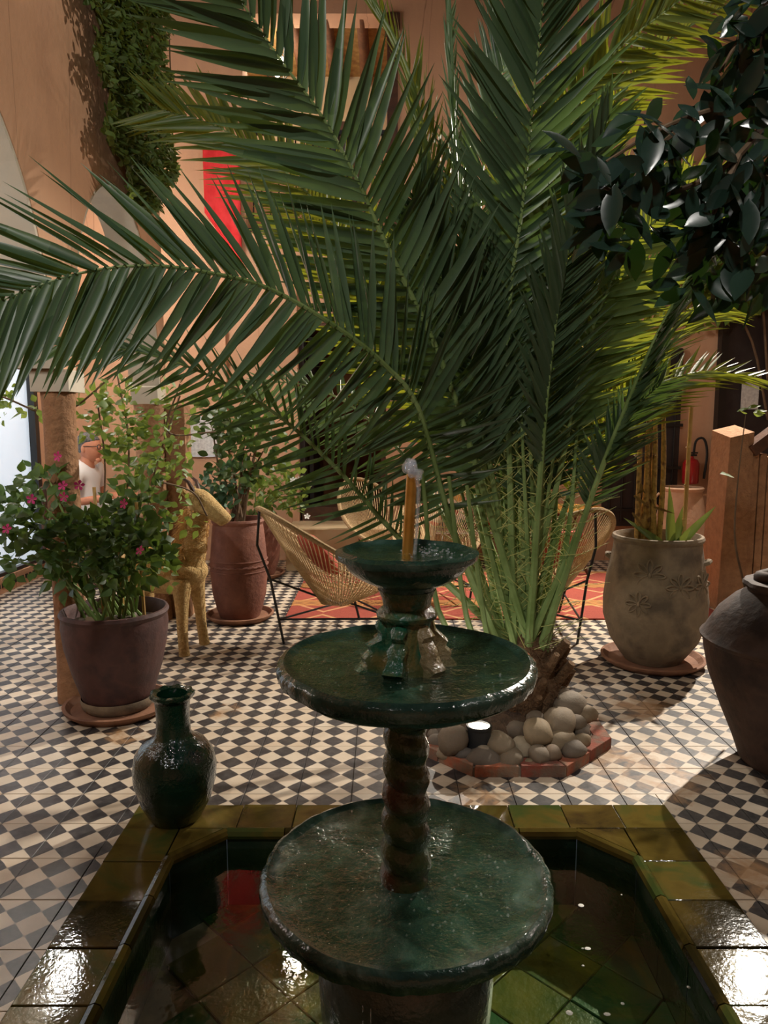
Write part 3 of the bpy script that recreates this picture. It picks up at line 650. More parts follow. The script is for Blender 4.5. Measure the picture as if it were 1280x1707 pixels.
# ================================================================== VASE
vs_ = thing('glazed_vase', 'dark green glazed vase with flared lip on the pool corner', 'vase', (-0.72, 2.352, 0.014))
MB().lathe([(0.005, 0.001), (0.078, 0.0), (0.088, 0.012), (0.118, 0.07), (0.137, 0.14), (0.141, 0.19), (0.132, 0.235), (0.105, 0.272), (0.070, 0.292), (0.058, 0.31), (0.056, 0.36), (0.058, 0.405), (0.060, 0.43)], 56, None, rough_fn(0.02, 2.5, 3), cap=False).build('body', 'vase_glaze', vs_)
MB().lathe([(0.058, 0.425), (0.068, 0.432), (0.074, 0.441), (0.073, 0.450), (0.064, 0.454), (0.05, 0.447), (0.046, 0.42), (0.047, 0.33), (0.0, 0.30)], 56, None, lambda r, z, a: (r * (1 + (0.03 * math.sin(9 * a) if r > .062 else 0)), z + (0.002 * math.sin(9 * a) if r > .06 else 0)), cap=False).build('lip', 'vase_glaze', vs_)
MB().lathe([(0.062, 0.292), (0.066, 0.298), (0.060, 0.303)], 40, cap=False).build('neck_ring', 'vase_glaze', vs_)

# ================================================================== POTS
def pot(name, label, loc, prof, mat, wall=0.018, soil_drop=0.04, saucer=None, smat='saucer_clay', amp=0.012, lip=None, cat='pot'):
    t = thing(name, label, cat, loc); r, z = prof[-1]
    z0 = 0.022 if saucer else 0.0
    pr = [(0.01, z0)] + [(a, b + z0) for a, b in prof]; zt = z + z0
    if lip: pr += [(r + lip, zt + 0.006), (r + lip + 0.006, zt + 0.02), (r + lip, zt + 0.034), (r - 0.006, zt + 0.036)]
    else: pr += [(r - wall * 0.4, zt + 0.006)]
    rr = r - wall; pr += [(rr, zt + 0.002), (rr * 0.97, zt - soil_drop - 0.05)]
    MB().lathe(pr, 64, None, rough_fn(amp, 2.2, loc[0]), cap=False).build('body', mat, t)
    MB().lathe([(rr * 1.0, zt - soil_drop), (rr * 0.6, zt - soil_drop + 0.012), (0.0, zt - soil_drop + 0.015)], 32, None, lambda q, w, a: (q, w + 0.012 * mnoise.noise((q * 20 * math.cos(a), q * 20 * math.sin(a), 2))), cap=False).build('soil', 'soil', t)
    if saucer:
        MB().lathe([(0.01, 0.002), (saucer * 0.85, 0.0), (saucer, 0.03), (saucer + 0.004, 0.042), (saucer - 0.012, 0.044), (saucer * 0.86, 0.020), (0.01, 0.018)], 56, None, rough_fn(0.02, 2, 5), cap=False).build('saucer', smat, t)
    return t
P1 = (-1.28, 3.34, 0)
pot_a = pot('purple_pot', 'large dark purple-brown pot with the pink-flowering bush', P1, [(0.148, 0), (0.158, 0.05), (0.165, 0.06), (0.172, 0.08), (0.205, 0.19), (0.233, 0.31), (0.243, 0.40), (0.238, 0.445)], 'purple_clay', lip=0.004, saucer=0.25)
MB().lathe([(0.155, 0.024), (0.168, 0.04), (0.172, 0.065), (0.168, 0.078)], 56, None, rough_fn(0.02, 3, 1), cap=False).build('foot_band', 'tan_clay', pot_a)
for k in range(9):
    a = rnd.uniform(0, 6.3); q = rnd.uniform(0.05, 0.17); MB().ball((q * math.cos(a), q * math.sin(a), 0.455), (rnd.uniform(.03, .05), rnd.uniform(.025, .04), 0.025), n=10, m=6).build('pebble', 'stone', pot_a)
P2 = (-1.02, 4.98, 0)
pot_b = pot('barrel_pot', 'tall red clay barrel pot with rope band beside the left woven chair', P2, [(0.14, 0), (0.158, 0.05), (0.185, 0.16), (0.197, 0.30), (0.195, 0.42), (0.186, 0.54), (0.176, 0.64), (0.172, 0.655)], 'red_clay', lip=0.004, saucer=0.235)
def ropeband(t, r, z, rad, mat, n=90, tw=26):
    MB().tube([((r + 0.003 * math.sin(tw * 2 * math.pi * i / n)) * 1.0 * math.cos(2 * math.pi * i / n), r * math.sin(2 * math.pi * i / n), z + 0.004 * math.sin(tw * 2 * math.pi * i / n)) for i in range(n)], rad, 6, True).build('rope_band', mat, t)
ropeband(pot_b, 0.198, 0.392, 0.008, 'red_clay'); ropeband(pot_b, 0.197, 0.43, 0.005, 'red_clay', tw=0); ropeband(pot_b, 0.199, 0.355, 0.004, 'red_clay', tw=0)
pot_c = pot('background_pot', 'reddish clay pot half hidden behind the barrel pot', (at(428, 945, 6.4).x, 6.4, 0), [(0.16, 0), (0.2, 0.12), (0.22, 0.3), (0.2, 0.46), (0.18, 0.52)], 'red_clay', lip=0.006, saucer=0.25)
P3 = (1.55, 4.03, 0)
pot_d = pot('floral_jar', 'big tan clay jar with carved flower reliefs and dry stalks', P3, [(0.155, 0), (0.185, 0.04), (0.245, 0.13), (0.282, 0.26), (0.286, 0.36), (0.272, 0.48), (0.252, 0.58), (0.240, 0.65), (0.236, 0.69)], 'tan_clay', lip=0.008, saucer=0.285, wall=0.022)
def flower_relief(t, prof_r, ang, z, r0, mat):
    M = Matrix.Rotation(ang, 4, 'Z') @ Matrix.Translation((prof_r, 0, z)); mb = MB()
    for k in range(8):
        a = k * math.pi / 4; n = 10
        mb.tube([M @ Vector((0.0, (0.55 * r0 + 0.42 * r0 * math.cos(2 * math.pi * i / n)) * math.cos(a) - 0.16 * r0 * math.sin(2 * math.pi * i / n) * math.sin(a), (0.55 * r0 + 0.42 * r0 * math.cos(2 * math.pi * i / n)) * math.sin(a) + 0.16 * r0 * math.sin(2 * math.pi * i / n) * math.cos(a))) for i in range(n)], 0.0055, 5, True)
    mb.ball(M @ Vector((0, 0, 0)), (0.008, 0.016, 0.016), n=8, m=6); mb.build('flower_relief', mat, t)
for ang, z, r0, pr_ in ((-118, 0.56, 0.085, 0.260), (-84, 0.50, 0.08, 0.273), (-128, 0.40, 0.07, 0.284), (-50, 0.50, 0.08, 0.272)): flower_relief(pot_d, pr_, R(ang), z, r0, 'tan_clay')
for ang in (-25, 150):
    M = Matrix.Rotation(R(ang), 4, 'Z'); MB().tube([M @ Vector(p) for p in ((0.244, -0.035, 0.60), (0.268, -0.03, 0.61), (0.276, 0, 0.615), (0.268, 0.03, 0.61), (0.244, 0.035, 0.60))], 0.014, 8).build('lug', 'tan_clay', pot_d)
amph = thing('amphora', 'huge dark brown amphora jar at the right edge', 'jar', (1.64, 2.78, 0))
MB().lathe([(0.005, 0), (0.17, 0), (0.185, 0.02), (0.215, 0.10), (0.265, 0.22), (0.315, 0.36), (0.338, 0.46), (0.342, 0.50), (0.352, 0.508), (0.354, 0.518), (0.343, 0.528), (0.325, 0.56), (0.29, 0.62), (0.23, 0.68), (0.185, 0.71), (0.18, 0.73)], 72, None, rough_fn(0.012, 2, 9), cap=False).build('body', 'dark_clay', amph)
MB().lathe([(0.18, 0.715), (0.20, 0.722), (0.208, 0.735), (0.2, 0.748), (0.17, 0.752), (0.15, 0.74), (0.13, 0.6)], 56, None, rough_fn(0.05, 4, 2), cap=False).build('rim', 'dark_clay', amph)
MB().tube([((0.135 + 0.01 * math.sin(3 * a)) * math.cos(a), 0.135 * math.sin(a), 0.765 + 0.008 * math.sin(2 * a)) for a in [2 * math.pi * i / 40 for i in range(40)]], 0.024, 10, True).build('coil', 'dark_clay', amph, label='coiled ring lying on the jar mouth')
MB().lathe([(0.12, 0.762), (0.06, 0.768), (0, 0.77)], 32, cap=False).build('lid', 'dark_clay', amph)
urn = thing('handled_urn', 'pale pinkish clay urn with two handles by the back wall', 'urn', tuple(gnd(1130, 955)))
MB().lathe([(0.01, 0), (0.17, 0.0), (0.18, 0.03), (0.22, 0.14), (0.243, 0.27), (0.235, 0.4), (0.205, 0.58), (0.175, 0.72), (0.17, 0.76), (0.185, 0.775), (0.19, 0.79), (0.178, 0.8), (0.16, 0.79), (0.15, 0.6)], 48, None, rough_fn(0.015, 2, 4), cap=False).build('body', 'urn_clay', urn)
for sx in (-1, 1): MB().tube([(sx * 0.172, 0, 0.72), (sx * 0.215, 0, 0.735), (sx * 0.245, 0, 0.70), (sx * 0.24, 0, 0.64), (sx * 0.20, 0, 0.595)], 0.013, 8).build('handle', 'urn_clay', urn)

# ================================================================== CHAIRS
def ring_pt(u):
    a = 2 * math.pi * u; cx, sx = math.cos(a), math.sin(a)       # u = 0 front, 0.5 back top
    x = 0.40 * cx; t = (1 - cx) / 2; z = 0.36 + 0.50 * t ** 1.35; w = 0.375 * (1 - 0.18 * t)
    return Vector((x - 0.10 * t, w * sx, z))
def chair_proto():
    me = {}
    N = 72
    me['seat_rim'] = MB().tube([ring_pt(i / N) for i in range(N)], 0.017, 8, True).mesh('seat_rim', 'rope_rim')
    c = MB(); rr = random.Random(5); M_ = 88
    for i in range(M_):
        u = (i + 0.5) / M_; p = ring_pt(u); side = math.sin(2 * math.pi * u)
        q = Vector((0.02 + 0.12 * math.cos(2 * math.pi * u), 0.05 * side, 0.205 + 0.02 * abs(math.cos(2 * math.pi * u))))
        mid = (p + q) / 2 + Vector((0, 0, -0.02))
        c.tube([p, mid, q], 0.0034, 4)
    for k in range(1, 13):                                        # cross weave in the front of the seat
        t = k / 13; row = []
        for i in range(-16, 17):
            u = 0.30 * i / 16; p = ring_pt(u); q = Vector((0.02 + 0.12 * math.cos(2 * math.pi * u), 0.05 * math.sin(2 * math.pi * u), 0.205 + 0.02))
            row.append(p.lerp(q, t) + Vector((0, 0, -0.02 * (1 - (2 * t - 1) ** 2) + (0.003 if (i + k) % 2 else -0.003))))
        c.tube(row, 0.0034, 4)
    me['cord_weave'] = c.mesh('cord_weave', 'rope_cord', True, 180)
    cz = 0.30
    cu = MB().ball((0, 0, 0), (0.165, 0.18, 0.055), n=18, m=10, fn=lambda d: 1 + 0.12 * abs(d.x * d.y) * 2)
    me['cushion'] = cu.mesh('cushion', 'red_cushion')
    legs = []
    A = [Vector((0.30, 0.27, 0.0)), Vector((0.30, -0.27, 0.0)), Vector((-0.36, 0.0, 0.0))]
    K = [Vector((0.22, 0.33, 0.40)), Vector((0.22, -0.33, 0.40)), Vector((-0.44, 0, 0.42))]
    Tt = [ring_pt(0.12), ring_pt(0.88), ring_pt(0.5)]
    for a, k, t in zip(A, K, Tt):
        lo = a.lerp(k, 0.35); legs.append(MB().tube([t, (t + k) / 2 + Vector((k.x, k.y, 0)).normalized() * 0.05, k, lo, a], 0.0085, 8).mesh('leg', 'black_metal'))
    lo = [a.lerp(k, 0.38) for a, k in zip(A, K)]; st = []
    for i in range(3): st.append(MB().tube([lo[i], lo[(i + 1) % 3]], 0.007, 8).mesh('stretcher', 'black_metal'))
    for i in range(2): st.append(MB().tube([lo[i], Vector((0.08, 0, 0.215))], 0.007, 8).mesh('stretcher', 'black_metal'))
    st.append(MB().tube([K[2], Vector((0.04, 0, 0.20))], 0.007, 8).mesh('stretcher', 'black_metal'))
    me['leg'] = legs; me['stretcher'] = st; return me
CH_ = chair_proto()
def chair(label, loc, rz, cushion=True):
    t = thing('woven_chair', label, 'chair', loc, rz, 'woven cord lounge chairs on black rod legs')
    put('seat_rim', CH_['seat_rim'], t); put('cord_weave', CH_['cord_weave'], t, kind='stuff')
    for m in CH_['leg']: put('leg', m, t)
    for m in CH_['stretcher']: put('stretcher', m, t)
    if cushion:
        put('cushion', CH_['cushion'], None, tuple(Vector(loc) + Matrix.Rotation(rz, 3, 'Z') @ Vector((-0.12, 0, 0.555))), (0, R(53), rz), None, 'rust red cushion leaning in the ' + cushion, 'cushion', 'red seat cushions')
    return t
chair('woven cord lounge chair seen side-on left of the fountain', (-0.31, 4.55, 0), R(28), 'woven chair left of the fountain')
chair('woven cord lounge chair between the palm and the floral jar', (1.10, 4.72, 0), R(108), 'woven chair right of the palm')
chair('woven cord chair facing the camera behind the palm stems', (0.42, 5.62, 0.0), R(-100), None)
chair('woven cord chair half hidden behind the fountain spout', (-0.02, 6.25, 0.0), R(-60), None)
# rug
def rug_material():
    m = NT('red_rug'); pos = m.new('ShaderNodeNewGeometry').outputs['Position']; sp_ = m.new('ShaderNodeSeparateXYZ'); m.link(pos, sp_.inputs[0])
    n1 = m.noise(30, 4, pos); X, Y = sp_.outputs[0], sp_.outputs[1]
    tri = m.math('PINGPONG', X, 0.22); band = m.math('PINGPONG', m.math('ADD', Y, 0.03), 0.3)
    dia = m.math('LESS_THAN', m.math('ABSOLUTE', m.math('SUBTRACT', m.math('ADD', tri, band), 0.26)), 0.018)
    stripe = m.math('LESS_THAN', band, 0.085)
    zig = m.math('LESS_THAN', m.math('FRACT', m.math('ADD', m.math('MULTIPLY', m.math('PINGPONG', X, 0.05), 8), m.math('MULTIPLY', Y, 26))), 0.42)
    col = m.mix(n1, lin('7f2f25'), lin('9a4632')); col = m.mix(dia, col, lin('b8865a'))
    col = m.mix(m.math('MULTIPLY', stripe, 0.85), col, m.mix(zig, lin('c48a45'), lin('4a2c1e')))
    m.link(col, m.b.inputs['Base Color']); m.b.inputs['Roughness'].default_value = 0.95; m.bump(m.noise(160, 3, pos), 0.5, 0.01); MATS['red_rug'] = m.m
rug_material()
MB().box((-0.70, 4.93, 0.0005), (2.42, 6.55, 0.012), None, 0.003).build('patterned_rug', 'red_rug', None, False, label='long red patterned rug under and behind the woven chairs', cat='rug')

# ================================================================== STRAW ANIMAL
goat = thing('straw_goat', 'woven straw goat figure standing behind the purple pot', 'sculpture', (-1.30, 4.30, 0), R(-15))
def fuzz(amp, k): return lambda d: 1 + amp * mnoise.noise((d.x * k, d.y * k, d.z * k))
gb = MB()
gb.tube(spline([(-0.29, 0, 0.44), (-0.25, 0, 0.46), (-0.1, 0, 0.46), (0.05, 0, 0.47), (0.14, 0, 0.52), (0.17, 0, 0.56)], 16), [0.02, 0.09, 0.125, 0.135, 0.13, 0.125, 0.12, 0.12, 0.125, 0.13, 0.132, 0.128, 0.12, 0.11, 0.09, 0.03], 16)
gb.build('body', 'straw', goat, True, 180)
MB().tube(spline([(0.12, 0, 0.52), (0.17, 0, 0.64), (0.19, 0, 0.76), (0.22, 0, 0.86)], 12), [0.1, 0.095, 0.085, 0.078, 0.07, 0.065, 0.06, 0.058, 0.056, 0.055, 0.055, 0.05], 14).build('neck', 'straw', goat, True, 180)
MB().tube(spline([(0.14, 0, 0.92), (0.2, 0, 0.92), (0.28, 0, 0.875), (0.37, 0, 0.81), (0.39, 0, 0.79)], 12), [0.02, 0.055, 0.068, 0.072, 0.07, 0.064, 0.057, 0.05, 0.046, 0.043, 0.038, 0.015], 14).build('head', 'straw', goat, True, 180)
for sy in (-1, 1):
    MB().tube([(0.17, sy * 0.05, 0.94), (0.15, sy * 0.085, 0.985), (0.12, sy * 0.10, 0.99)], [0.014, 0.018, 0.004], 8).build('ear', 'straw', goat)
    MB().tube([(0.2, sy * 0.03, 0.96), (0.17, sy * 0.045, 1.03), (0.11, sy * 0.055, 1.07)], [0.014, 0.011, 0.004], 8).build('horn', 'dark_wood', goat)
    for x, dx in ((0.12, 0.03), (-0.22, -0.02)):
        MB().tube(spline([(x, sy * 0.075, 0.45), (x + dx * .4, sy * 0.10, 0.28), (x + dx * .6, sy * 0.112, 0.12), (x + dx, sy * 0.12, 0.0)], 9), [0.07, 0.055, 0.044, 0.038, 0.034, 0.032, 0.031, 0.031, 0.034], 12).build('leg', 'straw', goat)
fr_ = MB(); gr = random.Random(2)
for _ in range(420):
    t = gr.random(); p = Vector((-0.25 + 0.42 * t, gr.uniform(-0.1, 0.1), 0)); p.z = 0.47 + 0.1 * t + 0.11 * math.sqrt(max(0, 1 - (p.y / 0.125) ** 2)) - 0.02
    d = Vector((gr.uniform(-1, 0.2), gr.uniform(-.7, .7) + p.y * 5, gr.uniform(-.2, .6))).normalized() * gr.uniform(.03, .08)
    fr_.tube([p, p + d * .6, p + d + Vector((0, 0, -.015))], 0.0014, 3)
for _ in range(260):
    h = gr.random(); p = Vector((0.10 + 0.08 * h, gr.uniform(-.03, .03), 0.58 + 0.3 * h)); d = Vector((-gr.uniform(.05, .12), gr.uniform(-.05, .05), gr.uniform(-.08, .02)))
    fr_.tube([p, p + d * .6, p + d + Vector((0, 0, -.03))], 0.0014, 3)
for _ in range(1500):
    t = gr.random(); a = gr.uniform(0, 6.3); p = Vector((-0.25 + 0.40 * t, 0.128 * math.cos(a), 0.47 + 0.05 * t + 0.128 * math.sin(a))); d = Vector((gr.uniform(-1, 1), -math.sin(a), math.cos(a))).normalized() * gr.uniform(.02, .05)
    fr_.tube([p - d, p + Vector((0, math.cos(a), math.sin(a))) * .006, p + d], 0.0013, 3)
for _ in range(500):
    h = gr.random(); a = gr.uniform(0, 6.3); r_ = 0.095 - 0.04 * h; p = Vector((0.13 + 0.09 * h + r_ * math.cos(a), r_ * math.sin(a), 0.54 + 0.32 * h)); d = Vector((-math.sin(a), math.cos(a), gr.uniform(-.6, .6))) * gr.uniform(.015, .035)
    fr_.tube([p - d, p + d], 0.0013, 3)
fr_.build('straw_fringe', 'straw_fringe', goat, kind='stuff')

# ================================================================== PALM BED
BX, BY = 0.53, 3.10
bed = thing('palm_bed', 'octagonal brick-edged bed around the palm', 'planter', (BX, BY, 0))
bv = [(0.475 * math.cos(R(22.5 + 45 * k)), 0.475 * math.sin(R(22.5 + 45 * k))) for k in range(8)]; bi = [(x * 0.84, y * 0.84) for x, y in bv]
for k in range(8):
    a0, b0, a1, b1 = Vector(bv[k]), Vector(bv[(k + 1) % 8]), Vector(bi[k]), Vector(bi[(k + 1) % 8])
    for i in range(2):
        q = [tuple(a0.lerp(b0, i / 2 + .01)), tuple(a0.lerp(b0, (i + 1) / 2 - .01)), tuple(a1.lerp(b1, (i + 1) / 2 - .01)), tuple(a1.lerp(b1, i / 2 + .01))]
        mb, loc = slab(q, 0.0, 0.045 + rnd.uniform(-.003, .004), 0.002); mb.build('brick', 'brick', bed, False, loc=loc)
mo = MB(); mo.add([(x * .985, y * .985, 0.0) for x, y in bv] + [(x * .985, y * .985, 0.036) for x, y in bv], [tuple(range(8, 16))] + [(i, (i + 1) % 8, 8 + (i + 1) % 8, 8 + i) for i in range(8)]); mo.build('mortar', 'grout', bed, False)
MB().lathe([(0.40, 0.03), (0.33, 0.06), (0.22, 0.10), (0.12, 0.13), (0, 0.14)], 40, None, lambda r, z, a: (r, z + 0.015 * mnoise.noise((r * 9 * math.cos(a), r * 9 * math.sin(a), 0))), cap=False).build('soil', 'soil', bed)
smesh = []
for k in range(7):
    sd = k * 13.7; smesh.append(MB().ball((0, 0, 0), (1, 1, 1), n=14, m=9, fn=lambda d, sd=sd: 1 + 0.2 * mnoise.noise((d.x * 1.1 + sd, d.y * 1.1, d.z * 1.1)) + 0.02 * mnoise.noise((d.x * 4 + sd, d.y * 4, d.z * 4))).mesh('stone', 'stone'))
SG = 'river stones around the palm'
def stone(p, r0, label, k=None, sq=0.8):
    M = Matrix.Translation(p) @ Matrix.Rotation(rnd.uniform(0, 6.3), 4, 'Z') @ Matrix.Rotation(rnd.uniform(-.4, .4), 4, 'X') @ Matrix.Diagonal((r0 * rnd.uniform(.95, 1.2), r0 * rnd.uniform(.8, 1.0), r0 * sq * rnd.uniform(.9, 1.1), 1))
    put('stone', smesh[rnd.randrange(7)], None, M=M, label=label, cat='stone', group=SG)
# (px, py, Y, radius px, label)
front = [(756, 1232, 2.80, 32, 'large tan stone just left of the black uplight'), (808, 1268, 2.74, 33, 'big round beige stone at the front of the palm bed'), (806, 1252, 2.75, 15, 'dark blue-grey stone below the black uplight'),
         (832, 1241, 2.78, 26, 'oval brown stone right of the black uplight'), (850, 1266, 2.73, 26, 'pitted pale stone beside the big round beige one'), (872, 1249, 2.80, 28, 'flat grey rock behind the pitted pale stone'), (863, 1219, 2.88, 24, 'round dark grey stone left of the egg-shaped one'), (896, 1222, 2.82, 29, 'upright egg-shaped grey stone in the palm bed'),
         (899, 1259, 2.73, 21, 'oval tan stone in the front row, third from the right corner'), (921, 1256, 2.74, 20, 'upright buff stone in the front row, second from the right corner'), (957, 1250, 2.77, 22, 'smooth pale round stone at the right corner of the bed'), (881, 1275, 2.71, 14, 'small whitish stone lying against the front bricks'), (936, 1236, 2.84, 30, 'large dark brown boulder in the middle right of the bed'), (932, 1205, 2.90, 32, 'broad pinkish rock leaning on the palm trunk'),
         (968, 1218, 2.92, 18, 'small stone beside the bricks on the right side of the bed'), (940, 1248, 2.80, 16, None), (745, 1253, 2.80, 20, 'dark oval stone below the large tan one at the left'), (772, 1257, 2.76, 17, 'angular mottled stone left of the big round beige one'), (830, 1263, 2.76, 14, None), (892, 1197, 2.92, 16, 'small tan stone perched above the egg-shaped one'), (950, 1175, 3.02, 30, 'tall grey rock at the back right of the bed'), (938, 1160, 3.10, 18, 'pale stone topping the heap right of the trunk'), (975, 1190, 3.0, 20, None), (970, 1235, 2.86, 16, None), (905, 1275, 2.71, 9, 'tiny dark pebble at the front bricks'), (730, 1238, 2.88, 18, None), (745, 1215, 2.95, 20, None), (728, 1225, 2.95, 16, None), (960, 1205, 2.93, 20, None)]
for (px, py, Y, rp, lb) in front: stone(at(px, py, Y), rp * Y / 1200, lb or 'rounded grey-brown river stone heaped around the palm foot')
for k in range(9):
    a = rnd.uniform(-0.3, 3.45); q = rnd.uniform(0.22, 0.36); stone((BX + q * math.cos(a), BY + q * math.sin(a), 0.085 + 0.05 * rnd.random()), rnd.uniform(.03, .055), 'river stone on the far side of the palm bed')
ul = thing('garden_uplight', 'small black cylindrical uplight glowing among the stones', 'spotlight', tuple(at(798, 1241, 2.80)))
MB().lathe([(0.01, -0.04), (0.046, -0.04), (0.048, 0.0), (0.048, 0.072), (0.052, 0.074), (0.052, 0.084), (0.044, 0.084), (0.042, 0.074)], 32, cap=False).build('housing', 'lamp_body', ul)
MB().lathe([(0.042, 0.076), (0.02, 0.079), (0, 0.08)], 32, cap=False).build('lens', 'uplight_lens', ul, label='glowing white lens')
up = Vector(ul.location) + Vector((0, 0, 0.11)); lamp('garden_uplight_beam', 'SPOT', tuple(up), 3.5, NEUT, tuple(up + Vector((0.25, 0.25, 1.0))), 0.03, 110, 0.6)
# ================================================================== LEAF MESHES
def blade(widths, fold=0.25, bend=0.0, nrm=1.0):
    v = []; f = []; n = len(widths)
    for i, w in enumerate(widths):
        s_ = i / (n - 1); z = -bend * s_ * s_
        v += [(-w / 2, s_, z + fold * w * 0.5), (0, s_, z), (w / 2, s_, z + fold * w * 0.5)]
    for i in range(n - 1):
        for j in (0, 1): o = i * 3 + j; f.append((o, o + 1, o + 4, o + 3))
    return np.array(v), f
class Leaf:
    def __init__(s, widths, fold, bend): s.v, s.f = blade(widths, fold, bend); s.m = {}
    def mesh(s, name, mat):
        if mat not in s.m: s.m[mat] = MB().add([tuple(p) for p in s.v], s.f).mesh(name, mat, True, 180)
        return s.m[mat]
PALM = [Leaf((0.55, 0.95, 1.0, 0.85, 0.6, 0.33, 0.02), fo, be) for fo, be in ((0.5, 0.02), (0.7, 0.06), (0.35, 0.10), (0.55, -0.02), (0.6, 0.14))]
BROAD = [Leaf((0.05, 0.62, 0.92, 0.85, 0.58, 0.25, 0.01), fo, be) for fo, be in ((0.15, 0.12), (0.3, 0.2), (0.1, 0.3), (0.35, 0.05))]
OVAL = [Leaf((0.03, 0.6, 0.95, 1.0, 0.85, 0.5, 0.02), fo, be) for fo, be in ((0.12, 0.05), (0.25, 0.12), (0.2, -0.05))]
def frame(pos, d, nrm, L, W):
    d = d.normalized(); x = d.cross(nrm)
    x = x.normalized() if x.length > 1e-5 else d.orthogonal().normalized(); z = x.cross(d)
    return Matrix(((x.x * W, d.x * L, z.x * W, pos.x), (x.y * W, d.y * L, z.y * W, pos.y), (x.z * W, d.z * L, z.z * W, pos.z), (0, 0, 0, 1)))
class Stuff:
    def __init__(s): s.v = []; s.f = []; s.n = 0
    def add(s, leaf, M):
        A = np.array(M); s.v.append(leaf.v @ A[:3, :3].T + A[:3, 3]); s.f.extend([tuple(i + s.n for i in q) for q in leaf.f]); s.n += len(leaf.v)
    def build(s, name, mat, parent=None, **kw):
        me = bpy.data.meshes.new(name); me.from_pydata(np.concatenate(s.v).tolist(), [], s.f); me.materials.append(MATS[mat])
        me.polygons.foreach_set('use_smooth', [True] * len(me.polygons)); me.update()
        return put(name, me, parent, kind='stuff', **kw)

# ================================================================== DATE PALM
KX, KY, KZ = 0.64, 3.16, 0.0
palm = thing('date_palm', 'young date palm with long arching fronds in the stone-filled bed', 'palm', (KX, KY, KZ)); PO = Vector((KX, KY, KZ))
def boot_trunk():
    MB().lathe([(0.16, 0.03), (0.17, 0.12), (0.15, 0.24), (0.11, 0.36), (0.05, 0.46), (0, 0.48)], 28, None, rough_fn(0.2, 3, 1), cap=False).build('trunk', 'palm_fibre', palm)
    b = random.Random(4)
    for k in range(30):
        a = b.uniform(0, 6.3); z = b.uniform(0.06, 0.34); r0 = 0.15 - 0.12 * max(0, z - 0.15); p = Vector((r0 * math.cos(a), r0 * math.sin(a), z)); d = Vector((math.cos(a) * .8, math.sin(a) * .8, 1.2)).normalized()
        L = b.uniform(.07, .14); MB().tube([p - d * .03, p + d * L * .5, p + d * L], [0.028, 0.024, b.uniform(.012, .02)], 7).build('leaf_base', 'palm_fibre', palm)
    h = MB()
    for _ in range(700):
        a = b.uniform(0, 6.3); z = b.uniform(0.04, 0.42); r0 = 0.16 - 0.2 * max(0, z - 0.12); p = Vector((r0 * math.cos(a), r0 * math.sin(a), z)); d = Vector((math.cos(a) + b.uniform(-1, 1), math.sin(a) + b.uniform(-1, 1), b.uniform(-.6, 1))).normalized() * b.uniform(.03, .09)
        h.tube([p, p + d], 0.0011, 3)
    h.build('fibres', 'palm_fibre', palm, kind='stuff')
boot_trunk()
pr = random.Random(11)
spines = MB()
